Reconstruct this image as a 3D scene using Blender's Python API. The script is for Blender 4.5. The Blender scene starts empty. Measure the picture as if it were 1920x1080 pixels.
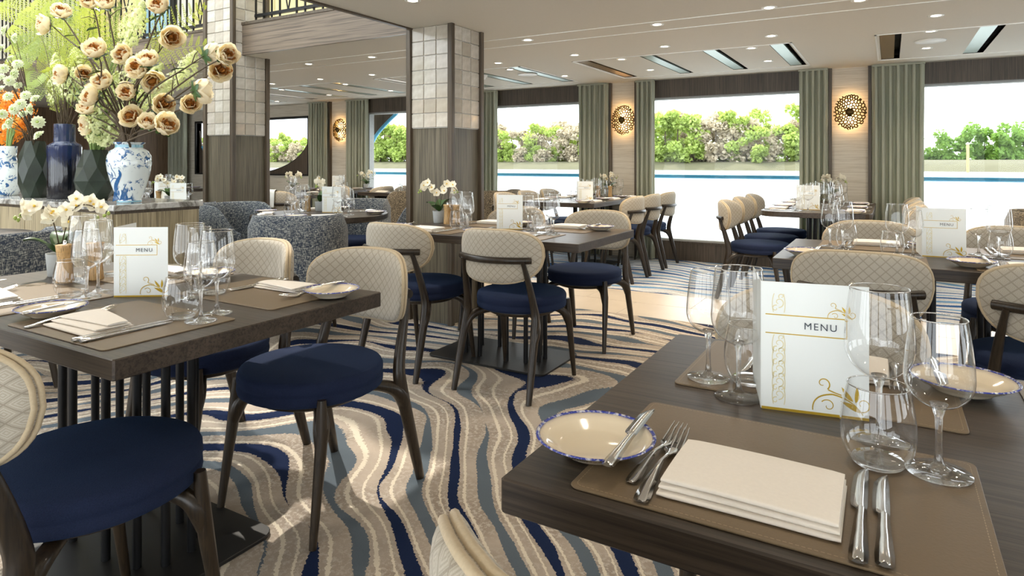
import bpy, bmesh, math, random
from mathutils import Vector, Matrix, Euler, geometry

# ------------------------------------------------------------------ camera, sky, sun, exposure
scene = bpy.context.scene
COL = scene.collection
PI = math.pi
F_PX, H_CAM = 1210.0, 1.15
TH = math.atan(708 / F_PX)
cd = bpy.data.cameras.new('camera')
cam = bpy.data.objects.new('camera', cd)
COL.objects.link(cam)
cam.location = (0, 0, H_CAM)
cam.rotation_euler = (PI / 2, 0, TH)
cd.sensor_width = 36.0
cd.lens = F_PX / 1920 * 36
cd.shift_y = -235 / 1920
cd.clip_start = 0.02
cd.clip_end = 2000
scene.camera = cam

scene.view_settings.view_transform = 'Standard'
scene.view_settings.look = 'None'
scene.view_settings.gamma = 1
scene.view_settings.use_curve_mapping = False
scene.view_settings.exposure = 0.18
cy = scene.cycles
cy.max_bounces = 10
cy.diffuse_bounces = 5
cy.glossy_bounces = 5
cy.transmission_bounces = 10
cy.transparent_max_bounces = 40
cy.caustics_reflective = False
cy.caustics_refractive = False
cy.sample_clamp_indirect = 6
cy.use_denoising = True

w = bpy.data.worlds.new('sky')
scene.world = w
w.use_nodes = True
bg = w.node_tree.nodes['Background']
bg.inputs[0].default_value = (0.90, 0.96, 1.0, 1)
bg.inputs[1].default_value = 4.5

sl = bpy.data.lights.new('sun', 'SUN')
sl.energy = 3.8
sl.angle = 0.012
sl.color = (1, 0.93, 0.82)
sun = bpy.data.objects.new('sun', sl)
COL.objects.link(sun)
SUN_DIR = Vector((0.58, -0.27, -0.77)).normalized()
sun.rotation_euler = SUN_DIR.to_track_quat('-Z', 'Y').to_euler()
LAMP_W = 7.5      # watts of one recessed ceiling lamp

rng = random.Random(7)


def project(p):
    c, s = math.cos(TH), math.sin(TH)
    r = p[0] * c + p[1] * s
    d = -p[0] * s + p[1] * c
    return 960 + F_PX * r / max(d, 0.01)


# ------------------------------------------------------------------ materials
class N:
    def __init__(self, name):
        self.m = bpy.data.materials.new(name)
        self.m.use_nodes = True
        self.t = self.m.node_tree
        self.t.nodes.clear()
        self.out = self.t.nodes.new('ShaderNodeOutputMaterial')
        self._tc = None

    def node(self, typ, **kw):
        n = self.t.nodes.new(typ)
        for k, v in kw.items():
            setattr(n, k, v)
        return n

    def link(self, a, b):
        self.t.links.new(a, b)

    def put(self, sock, v):
        if isinstance(v, bpy.types.NodeSocket):
            self.link(v, sock)
        elif v is not None:
            if isinstance(v, (tuple, list)) and len(v) == 3 and sock.type == 'RGBA':
                v = (*v, 1)
            sock.default_value = v

    def coord(self, scale=(1, 1, 1), rot=(0, 0, 0), kind='Object', loc=(0, 0, 0)):
        tc = self.node('ShaderNodeTexCoord')
        mp = self.node('ShaderNodeMapping')
        mp.inputs['Scale'].default_value = scale
        mp.inputs['Rotation'].default_value = rot
        mp.inputs['Location'].default_value = loc
        self.link(tc.outputs[kind], mp.inputs[0])
        return mp.outputs[0]

    def noise(self, vec, scale=5, detail=3, rough=0.5, dist=0):
        n = self.node('ShaderNodeTexNoise')
        self.put(n.inputs['Vector'], vec)
        n.inputs['Scale'].default_value = scale
        n.inputs['Detail'].default_value = detail
        n.inputs['Roughness'].default_value = rough
        n.inputs['Distortion'].default_value = dist
        return n.outputs[0]

    def voro(self, vec, scale=5, feature='F1', out=0):
        n = self.node('ShaderNodeTexVoronoi', feature=feature)
        self.put(n.inputs['Vector'], vec)
        n.inputs['Scale'].default_value = scale
        return n.outputs[out]

    def wave(self, vec, scale=5, dist=0, detail=2, dscale=1, direction='X', profile='SIN'):
        n = self.node('ShaderNodeTexWave', bands_direction=direction, wave_profile=profile)
        self.put(n.inputs['Vector'], vec)
        n.inputs['Scale'].default_value = scale
        n.inputs['Distortion'].default_value = dist
        n.inputs['Detail'].default_value = detail
        n.inputs['Detail Scale'].default_value = dscale
        return n.outputs[1]

    def math(self, op, a, b=0.0, clamp=False, c=None):
        n = self.node('ShaderNodeMath', operation=op, use_clamp=clamp)
        self.put(n.inputs[0], a)
        self.put(n.inputs[1], b)
        if c is not None:
            self.put(n.inputs[2], c)
        return n.outputs[0]

    def sep(self, vec):
        n = self.node('ShaderNodeSeparateXYZ')
        self.put(n.inputs[0], vec)
        return n.outputs

    def ramp(self, fac, stops, interp='LINEAR'):
        n = self.node('ShaderNodeValToRGB')
        n.color_ramp.interpolation = interp
        e = n.color_ramp.elements
        while len(e) < len(stops):
            e.new(0.5)
        for i, (p, c) in enumerate(stops):
            e[i].position = p
            e[i].color = (c, c, c, 1) if isinstance(c, (int, float)) else (*c, 1)
        self.put(n.inputs[0], fac)
        return n.outputs[0]

    def mix(self, fac, a, b, blend='MIX'):
        n = self.node('ShaderNodeMix', data_type='RGBA', blend_type=blend)
        self.put(n.inputs[0], fac)
        self.put(n.inputs[6], a)
        self.put(n.inputs[7], b)
        return n.outputs[2]

    def rand(self):
        return self.node('ShaderNodeObjectInfo').outputs['Random']

    def bump(self, h, strength=0.3, dist=0.002):
        n = self.node('ShaderNodeBump')
        n.inputs['Strength'].default_value = strength
        n.inputs['Distance'].default_value = dist
        self.put(n.inputs['Height'], h)
        return n.outputs[0]

    def pbr(self, color, rough=0.5, metal=0.0, normal=None, spec=0.5, coat=0, emit=None, estr=0, sheen=0, trans=0, ior=1.45, subsurf=0):
        b = self.node('ShaderNodeBsdfPrincipled')
        self.put(b.inputs['Base Color'], color)
        self.put(b.inputs['Roughness'], rough)
        self.put(b.inputs['Metallic'], metal)
        self.put(b.inputs['Specular IOR Level'], spec)
        if normal is not None:
            self.link(normal, b.inputs['Normal'])
        b.inputs['Coat Weight'].default_value = coat
        b.inputs['Coat Roughness'].default_value = 0.08
        b.inputs['Sheen Weight'].default_value = sheen
        b.inputs['Transmission Weight'].default_value = trans
        b.inputs['IOR'].default_value = ior
        if emit is not None:
            self.put(b.inputs['Emission Color'], emit)
            b.inputs['Emission Strength'].default_value = estr
        self.link(b.outputs[0], self.out.inputs[0])
        return self.m


M = {}


def plain(name, color, rough=0.5, metal=0.0, vary=0.12, scale=30, bump=0.0, **kw):
    n = N(name)
    v = n.coord()
    f = n.noise(v, scale, 3)
    c = n.mix(f, tuple(x * (1 - vary) for x in color), tuple(min(1, x * (1 + vary)) for x in color))
    nb = n.bump(f, bump, 0.002) if bump else None
    M[name] = n.pbr(c, rough, metal, nb, **kw)


def wood(name, dark, light, axis='X', rough=0.45, fine=1.0, bump=0.25, **kw):
    n = N(name)
    k = {'X': (1.2, 22, 22), 'Y': (22, 1.2, 22), 'Z': (22, 22, 1.2)}[axis]
    v = n.coord(tuple(a * fine * (3.0 if a > 5 else 1.6) for a in k))
    big = n.noise(n.coord(tuple(a * fine * 0.22 for a in k)), 1.0, 4, 0.6, 0.3)
    g = n.noise(v, 1.0, 6, 0.72, 0.6)
    pores = n.noise(n.coord(tuple(a * fine * (9.0 if a > 5 else 3.0) for a in k)), 1.0, 2, 0.5)
    f = n.math('ADD', n.math('MULTIPLY', g, 0.65), n.math('MULTIPLY', big, 0.45))
    c = n.ramp(f, [(0.36, dark), (0.52, tuple((a + b) / 2 for a, b in zip(dark, light))), (0.68, light)])
    p = n.ramp(pores, [(0.38, 0.55), (0.50, 1.0)])
    c = n.mix(1.0, c, p, 'MULTIPLY')
    M[name] = n.pbr(c, rough, 0, n.bump(f, bump, 0.002), **kw)


def make_materials():
    wood('table_wood', (0.013, 0.009, 0.0065), (0.074, 0.054, 0.039), 'X', 0.38)
    wood('table_wood_y', (0.013, 0.009, 0.0065), (0.074, 0.054, 0.039), 'Y', 0.38)
    wood('chair_wood', (0.011, 0.007, 0.0035), (0.036, 0.023, 0.012), 'Z', 0.36, 1.0, 0.05, coat=0.12)
    wood('panel_wood', (0.080, 0.066, 0.043), (0.175, 0.150, 0.104), 'Z', 0.42, 0.7, 0.1)
    wood('fascia_wood', (0.095, 0.070, 0.050), (0.225, 0.172, 0.126), 'X', 0.34, 0.5, 0.08)
    wood('valance_wood', (0.050, 0.038, 0.028), (0.115, 0.090, 0.068), 'Z', 0.45, 0.8, 0.1)
    wood('trim_wood', (0.060, 0.043, 0.028), (0.12, 0.09, 0.06), 'Z', 0.4, 1, 0.05)
    wood('end_wood', (0.12, 0.075, 0.045), (0.22, 0.145, 0.09), 'Z', 0.5, 0.6, 0.05)
    wood('counter_wood', (0.27, 0.22, 0.13), (0.46, 0.385, 0.25), 'Z', 0.42, 0.8, 0.08)
    wood('mill_wood', (0.42, 0.25, 0.10), (0.62, 0.40, 0.18), 'Z', 0.35, 2.0, 0.05)
    plain('ceiling_paint', (0.68, 0.635, 0.555), 0.75, 0, 0.03, 60, 0.08)
    plain('white_trim', (0.85, 0.84, 0.80), 0.4, 0, 0.02)
    plain('upper_cream', (0.86, 0.74, 0.40), 0.55, 0, 0.05, 3)
    plain('upper_white', (0.85, 0.83, 0.78), 0.5, 0, 0.03, 3)
    plain('black_metal', (0.010, 0.010, 0.011), 0.38, 0.4, 0.2, 60)
    plain('black_plate', (0.016, 0.015, 0.014), 0.45, 0.3, 0.25, 30, 0.05)
    plain('slot_dark', (0.012, 0.011, 0.010), 0.6, 0, 0.1)
    plain('satin_strip', (0.46, 0.53, 0.47), 0.33, 0.65, 0.06, 40)
    plain('bronze_strip', (0.34, 0.22, 0.11), 0.33, 0.7, 0.08, 40)
    plain('steel', (0.74, 0.73, 0.71), 0.16, 1.0, 0.04, 40)
    plain('napkin_cloth', (0.86, 0.80, 0.72), 0.85, 0, 0.04, 200, 0.12, sheen=0.2)
    plain('leather', (0.178, 0.128, 0.076), 0.42, 0, 0.07, 260, 0.10)
    plain('stitch', (0.36, 0.28, 0.19), 0.6, 0, 0.05)
    plain('ceramic', (0.82, 0.72, 0.55), 0.12, 0, 0.02, 10, coat=0.6)
    plain('card_paper', (0.86, 0.89, 0.87), 0.45, 0, 0.015, 20)
    plain('card_back', (0.70, 0.58, 0.47), 0.5, 0, 0.03, 20)
    plain('gold_ink', (0.55, 0.36, 0.03), 0.35, 0.35, 0.1, 60)
    plain('pale_gold_ink', (0.78, 0.70, 0.42), 0.5, 0.1, 0.08, 60)
    plain('dark_ink', (0.05, 0.06, 0.08), 0.5, 0, 0.05)
    plain('pot_grey', (0.44, 0.45, 0.44), 0.75, 0, 0.15, 40, 0.2)
    plain('pot_soil', (0.05, 0.04, 0.025), 0.9, 0, 0.3, 60, 0.4)
    plain('leaf_green', (0.045, 0.10, 0.025), 0.32, 0, 0.25, 18)
    plain('leaf_light', (0.30, 0.40, 0.10), 0.5, 0, 0.2, 18)
    plain('stem_brown', (0.075, 0.050, 0.026), 0.7, 0, 0.3, 60, 0.3)
    plain('stem_green', (0.16, 0.24, 0.06), 0.5, 0, 0.2, 40)
    plain('bud_green', (0.33, 0.42, 0.10), 0.45, 0, 0.15, 40)
    plain('orchid_white', (0.90, 0.86, 0.74), 0.5, 0, 0.04, 60)
    plain('orchid_yellow', (0.75, 0.50, 0.06), 0.5, 0, 0.1)
    plain('peony_cream', (0.95, 0.86, 0.64), 0.6, 0, 0.06, 25)
    plain('peony_amber', (0.52, 0.22, 0.045), 0.6, 0, 0.35, 90)
    plain('fern_green', (0.40, 0.44, 0.075), 0.5, 0, 0.4, 6)
    plain('fern_dark', (0.24, 0.30, 0.06), 0.5, 0, 0.3, 6)
    plain('floret_pale', (0.88, 0.92, 0.56), 0.6, 0, 0.12, 12)
    plain('button_white', (0.84, 0.87, 0.66), 0.6, 0, 0.08, 50)
    plain('orange_bloom', (0.90, 0.34, 0.03), 0.55, 0, 0.25, 20)
    plain('blue_rail', (0.05, 0.30, 0.52), 0.4, 0, 0.05)
    plain('upper_glass', (0.42, 0.66, 0.82), 0.15, 0, 0.05)
    plain('hull_blue', (0.10, 0.40, 0.66), 0.3, 0, 0.05)
    plain('bank_sand', (0.105, 0.10, 0.055), 0.9, 0, 0.25, 0.4)
    plain('bark', (0.06, 0.045, 0.03), 0.9, 0, 0.3, 3)
    plain('crown_a', (0.34, 0.43, 0.12), 0.75, 0, 0.40, 0.7)
    plain('crown_b', (0.50, 0.44, 0.33), 0.75, 0, 0.30, 0.7)
    plain('crown_c', (0.17, 0.30, 0.06), 0.75, 0, 0.35, 0.7)
    plain('vase_green', (0.022, 0.032, 0.022), 0.30, 0, 0.95, 9, 0.15)
    plain('gold_metal', (0.10, 0.065, 0.022), 0.38, 0.85, 0.3, 60)
    plain('tile_floor', (0.50, 0.425, 0.335), 0.38, 0, 0.10, 5)
    plain('grout', (0.82, 0.81, 0.77), 0.7, 0, 0.03)
    plain('white_wall', (0.78, 0.75, 0.70), 0.7, 0, 0.03)
    plain('roof_white', (0.8, 0.79, 0.75), 0.7, 0, 0.03)

    # glazed pillar tile, each one its own tone
    n = N('pillar_tile')
    r = n.rand()
    f = n.noise(n.coord((1, 1, 1), loc=(0, 0, 0)), 22, 4, 0.6)
    base = n.ramp(r, [(0.0, (0.42, 0.375, 0.31)), (0.35, (0.54, 0.50, 0.43)), (0.7, (0.63, 0.60, 0.54)), (1.0, (0.50, 0.42, 0.335))])
    c = n.mix(n.ramp(f, [(0.35, 0.0), (0.7, 0.55)]), base, (0.36, 0.31, 0.25))
    M['pillar_tile'] = n.pbr(c, 0.16, 0, n.bump(f, 0.35, 0.004), coat=0.4)

    # navy seat cloth
    n = N('navy_cloth')
    v = n.coord()
    f = n.noise(v, 420, 2, 0.6)
    g = n.noise(v, 60, 3)
    c = n.mix(f, (0.006, 0.009, 0.022), (0.022, 0.034, 0.078))
    c = n.mix(n.math('MULTIPLY', g, 0.4), c, (0.018, 0.020, 0.048))
    M['navy_cloth'] = n.pbr(c, 0.9, 0, n.bump(f, 0.55, 0.002), sheen=0.07, spec=0.12)
    next(x for x in n.t.nodes if x.type == 'BSDF_PRINCIPLED').inputs['Sheen Tint'].default_value = (0.10, 0.36, 0.85, 1)  # blue sheen tint imitates window light grazing the seat tops

    # woven diamond back cloth
    n = N('diamond_cloth')
    v = n.coord((1, 1, 1), (0, PI / 4, 0))
    s = n.sep(v)
    cells = 40.0

    def tri(x):
        q = n.math('FRACT', n.math('MULTIPLY', x, cells))
        return n.math('ABSOLUTE', n.math('SUBTRACT', q, 0.5))
    d = n.math('MAXIMUM', tri(s[0]), tri(s[2]))
    ring = n.math('SINE', n.math('MULTIPLY', d, 44.0))
    line = n.math('GREATER_THAN', d, 0.445)
    nz = n.noise(n.coord(), 500, 2)
    c = n.mix(n.math('MULTIPLY', n.math('ADD', ring, 1.0), 0.5), (0.385, 0.352, 0.29), (0.52, 0.485, 0.415))
    c = n.mix(n.math('MULTIPLY', line, 0.6), c, (0.19, 0.16, 0.115))
    c = n.mix(n.math('MULTIPLY', nz, 0.25), c, (0.42, 0.34, 0.24))
    M['diamond_cloth'] = n.pbr(c, 0.9, 0, n.bump(nz, 0.35, 0.002), sheen=0.2, spec=0.2)
    plain('piping_cloth', (0.50, 0.405, 0.27), 0.9, 0, 0.15, 200, 0.3, sheen=0.2)

    # tweed
    for nm, dk, lt in (('tweed_blue', (0.022, 0.034, 0.060), (0.44, 0.45, 0.42)), ('tweed_brown', (0.045, 0.038, 0.030), (0.47, 0.385, 0.26))):
        n = N(nm)
        a = n.noise(n.coord((300, 300, 55)), 1, 2, 0.6)
        b = n.noise(n.coord((55, 55, 300)), 1, 2, 0.6)
        f = n.math('ADD', n.math('MULTIPLY', a, 0.5), n.math('MULTIPLY', b, 0.5))
        c = n.ramp(f, [(0.45, dk), (0.53, tuple((x + y) / 3.2 for x, y in zip(dk, lt))), (0.62, lt)])
        M[nm] = n.pbr(c, 0.9, 0, n.bump(f, 0.6, 0.003), sheen=0.2, spec=0.2)

    # curtain
    n = N('curtain_cloth')
    f = n.noise(n.coord((60, 60, 4)), 1, 3)
    c = n.mix(f, (0.38, 0.39, 0.30), (0.49, 0.495, 0.39))
    p = n.node('ShaderNodeBsdfPrincipled')
    n.put(p.inputs['Base Color'], c)
    p.inputs['Roughness'].default_value = 0.75
    t = n.node('ShaderNodeBsdfTranslucent')
    n.put(t.inputs[0], (0.40, 0.44, 0.30))
    mx = n.node('ShaderNodeMixShader')
    mx.inputs[0].default_value = 0.22
    n.link(p.outputs[0], mx.inputs[1])
    n.link(t.outputs[0], mx.inputs[2])
    n.link(mx.outputs[0], n.out.inputs[0])
    M['curtain_cloth'] = n.m

    # grasscloth wall
    n = N('grasscloth')
    f = n.noise(n.coord((3, 3, 120)), 1, 4, 0.65)
    c = n.ramp(f, [(0.3, (0.44, 0.38, 0.295)), (0.5, (0.60, 0.545, 0.45)), (0.7, (0.66, 0.61, 0.52))])
    M['grasscloth'] = n.pbr(c, 0.7, 0, n.bump(f, 0.25, 0.002))

    # marble
    n = N('marble')
    v = n.coord()
    f = n.noise(v, 7, 7, 0.62, 1.6)
    c = n.ramp(f, [(0.36, (0.15, 0.14, 0.125)), (0.47, (0.40, 0.385, 0.355)), (0.56, (0.58, 0.57, 0.545)), (0.68, (0.33, 0.315, 0.285))])
    M['marble'] = n.pbr(c, 0.12, 0, None, coat=0.3)

    # carpet: contour bands in navy and slate with cream lines on speckled taupe
    for nm, tone in (('carpet_near', 0), ('carpet_far_daylit', 1)):
        n = N(nm)
        v = n.coord()
        big = n.noise(n.coord((1, 1, 1), loc=(3.1, 1.7, 0)), 0.50, 0.6, 0.4, 0.25)
        mid = n.noise(n.coord((1, 1, 1), loc=(9.2, 4.4, 2)), 1.40, 1, 0.5)
        jag = n.noise(v, 85, 2, 0.6)
        s = n.sep(v)
        xa = n.math('ADD', s[0], 2.3)
        vee = n.math('SQRT', n.math('ADD', n.math('MULTIPLY', xa, xa), 0.12))
        mr = n.node('ShaderNodeMapRange', interpolation_type='SMOOTHSTEP')
        n.put(mr.inputs[0], s[1])
        mr.inputs[1].default_value, mr.inputs[2].default_value = 1.5, 3.6
        mr.inputs[3].default_value, mr.inputs[4].default_value = 1.15, 0.06
        lin = n.math('MULTIPLY', n.math('ADD', s[1], n.math('MULTIPLY', vee, mr.outputs[0])), 2.95)
        f = n.math('ADD', n.math('MULTIPLY', big, 4.6), lin)
        f = n.math('ADD', f, n.math('MULTIPLY', mid, 1.6))
        f = n.math('ADD', f, n.math('MULTIPLY', jag, 0.075))
        t = n.math('FRACT', f)
        idx = n.math('FLOOR', f)
        wid = n.noise(n.coord((1, 1, 1), loc=(0, 7, 0)), 1.5, 1, 0.5)
        speck = n.noise(v, 55, 5, 0.75)
        fine = n.noise(v, 400, 2, 0.5)
        patch = n.noise(v, 3.2, 2)
        if tone == 0:
            tan, tan2, spk = (0.315, 0.262, 0.212), (0.43, 0.365, 0.30), (0.54, 0.485, 0.42)
            navy, slate, cream = (0.010, 0.019, 0.056), (0.105, 0.130, 0.155), (0.66, 0.59, 0.48)
        else:  # far carpet: cool window daylight put into paler, bluer colours
            tan, tan2, spk = (0.42, 0.42, 0.42), (0.54, 0.54, 0.53), (0.62, 0.62, 0.61)
            navy, slate, cream = (0.025, 0.085, 0.22), (0.13, 0.26, 0.42), (0.66, 0.65, 0.62)
        c = n.mix(n.ramp(patch, [(0.4, 0.0), (0.62, 1.0)]), tan, tan2)
        sp = n.math('MULTIPLY', n.ramp(speck, [(0.50, 0.0), (0.56, 1.0)]), n.ramp(patch, [(0.42, 0.9), (0.60, 0.15)]))
        c = n.mix(n.math('MULTIPLY', sp, 0.8), c, spk)

        def band(center, half):
            dd = n.math('ABSOLUTE', n.math('SUBTRACT', t, center))
            return n.math('LESS_THAN', dd, half)
        hw = n.math('MULTIPLY', n.math('SUBTRACT', wid, 0.30), 0.42)
        hw = n.math('MINIMUM', n.math('MAXIMUM', hw, 0.0), 0.115)
        wid2 = n.noise(n.coord((1, 1, 1), loc=(5, 2, 3)), 1.7, 1, 0.5)
        hw2 = n.math('MINIMUM', n.math('MAXIMUM', n.math('MULTIPLY', n.math('SUBTRACT', wid2, 0.28), 0.40), 0.0), 0.105)
        c = n.mix(band(0.42, 0.022), c, cream)
        c = n.mix(band(0.90, 0.025), c, cream)
        c = n.mix(band(0.07, 0.015), c, cream)
        c = n.mix(band(0.25, hw), c, navy)
        c = n.mix(band(0.72, hw2), c, slate)
        c = n.mix(n.math('MULTIPLY', fine, 0.35), c, n.mix(1.0, c, (0.45, 0.45, 0.45), 'MULTIPLY'))
        M[nm] = n.pbr(c, 0.95, 0, n.bump(fine, 0.5, 0.004), spec=0.1)

    # thin blown glass: clear sheet that mirrors at grazing angles
    def sheet(nm, gain, base, tint, power=4.0, solid=0.0, rim=1.0):
        n = N(nm)
        lw = n.node('ShaderNodeLayerWeight')
        lw.inputs[0].default_value = 0.5
        f = n.math('ADD', n.math('MULTIPLY', n.math('POWER', lw.outputs[1], power), gain), base, True)
        tr = n.node('ShaderNodeBsdfTransparent')
        edge = tuple(x * rim for x in tint)
        n.put(tr.inputs[0], n.mix(n.math('POWER', lw.outputs[1], 7.0), tint, edge))
        gl = n.node('ShaderNodeBsdfGlossy')
        gl.inputs['Roughness'].default_value = 0.0
        gl.inputs[0].default_value = (1, 1, 1, 1)
        mx = n.node('ShaderNodeMixShader')
        n.link(f, mx.inputs[0])
        n.link(tr.outputs[0], mx.inputs[1])
        n.link(gl.outputs[0], mx.inputs[2])
        last = mx.outputs[0]
        if solid:
            g = n.node('ShaderNodeBsdfGlass')
            g.inputs['Roughness'].default_value = 0.0
            g.inputs['IOR'].default_value = 1.45
            m2 = n.node('ShaderNodeMixShader')
            m2.inputs[0].default_value = solid
            n.link(last, m2.inputs[1])
            n.link(g.outputs[0], m2.inputs[2])
            last = m2.outputs[0]
        n.link(last, n.out.inputs[0])
        M[nm] = n.m
    sheet('bowl_glass', 1.25, 0.058, (0.988, 0.988, 0.985), 3.6, 0.0, 0.05)
    sheet('pane_glass', 0.3, 0.006, (0.985, 0.99, 0.99), 5.0)
    sheet('solid_glass', 0.55, 0.10, (0.99, 0.99, 0.99), 3.0, 0.62)

    # plate rim: cobalt brushed on cream glaze
    n = N('cobalt_rim')
    f = n.noise(n.coord(), 150, 3)
    c = n.mix(n.ramp(f, [(0.38, 0.0), (0.50, 1.0)]), (0.55, 0.55, 0.62), (0.030, 0.045, 0.30))
    M['cobalt_rim'] = n.pbr(c, 0.15, 0, None, coat=0.5)

    # blue and white porcelain
    n = N('porcelain')
    v = n.coord()
    f = n.noise(v, 24, 4, 0.55, 1.5)
    g = n.noise(v, 9, 2)
    k = n.math('MULTIPLY', n.ramp(f, [(0.52, 0.0), (0.56, 1.0)]), n.ramp(g, [(0.42, 0.0), (0.52, 1.0)]))
    c = n.mix(k, (0.74, 0.80, 0.80), (0.03, 0.12, 0.30))
    M['porcelain'] = n.pbr(c, 0.08, 0, None, coat=0.6)
    plain('cobalt_paint', (0.035, 0.13, 0.32), 0.12, 0, 0.5, 70, coat=0.5)
    plain('celadon', (0.20, 0.42, 0.52), 0.1, 0, 0.1, 40, coat=0.5)

    # blue reactive glaze
    n = N('blue_glaze')
    v = n.coord()
    s = n.sep(v)
    f = n.noise(n.coord((90, 90, 14)), 1, 3)
    zf = n.math('ADD', n.math('MULTIPLY', s[2], 2.6), n.math('MULTIPLY', n.math('SUBTRACT', f, 0.5), 0.4))
    c = n.ramp(zf, [(0.55, (0.003, 0.004, 0.009)), (0.85, (0.004, 0.016, 0.075))])
    M['blue_glaze'] = n.pbr(c, 0.12, 0, n.bump(f, 0.5, 0.004), coat=0.5)

    # water
    n = N('river_water')
    f = n.noise(n.coord((0.25, 1.0, 1)), 1.2, 4)
    M['river_water'] = n.pbr((0.30, 0.33, 0.34), 0.25, 0, n.bump(f, 0.25, 0.1))

    for nm, col, st in (('lamp_glow', (1, 0.87, 0.68), 9.0), ('bulb_glow', (1, 0.72, 0.36), 40.0)):
        n = N(nm)
        M[nm] = n.pbr((0.9, 0.85, 0.75), 0.5, emit=col, estr=st)


make_materials()


def translucent(name, tint, fac):
    m = M[name]
    t = m.node_tree
    out = next(x for x in t.nodes if x.type == 'OUTPUT_MATERIAL')
    src = out.inputs[0].links[0].from_socket
    tr = t.nodes.new('ShaderNodeBsdfTranslucent')
    tr.inputs[0].default_value = (*tint, 1)
    mx = t.nodes.new('ShaderNodeMixShader')
    mx.inputs[0].default_value = fac
    t.links.new(src, mx.inputs[1])
    t.links.new(tr.outputs[0], mx.inputs[2])
    t.links.new(mx.outputs[0], out.inputs[0])


for _n, _c in (('peony_cream', (0.98, 0.86, 0.58)), ('fern_green', (0.50, 0.56, 0.08)), ('floret_pale', (0.9, 0.95, 0.55)), ('button_white', (0.9, 0.95, 0.7)),
               ('orange_bloom', (1, .45, .05)), ('orchid_white', (0.95, 0.92, 0.78)), ('crown_a', (0.55, 0.68, 0.14)), ('crown_b', (0.65, 0.56, 0.40)), ('crown_c', (0.30, 0.48, 0.08))):
    translucent(_n, _c, 0.35)


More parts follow.
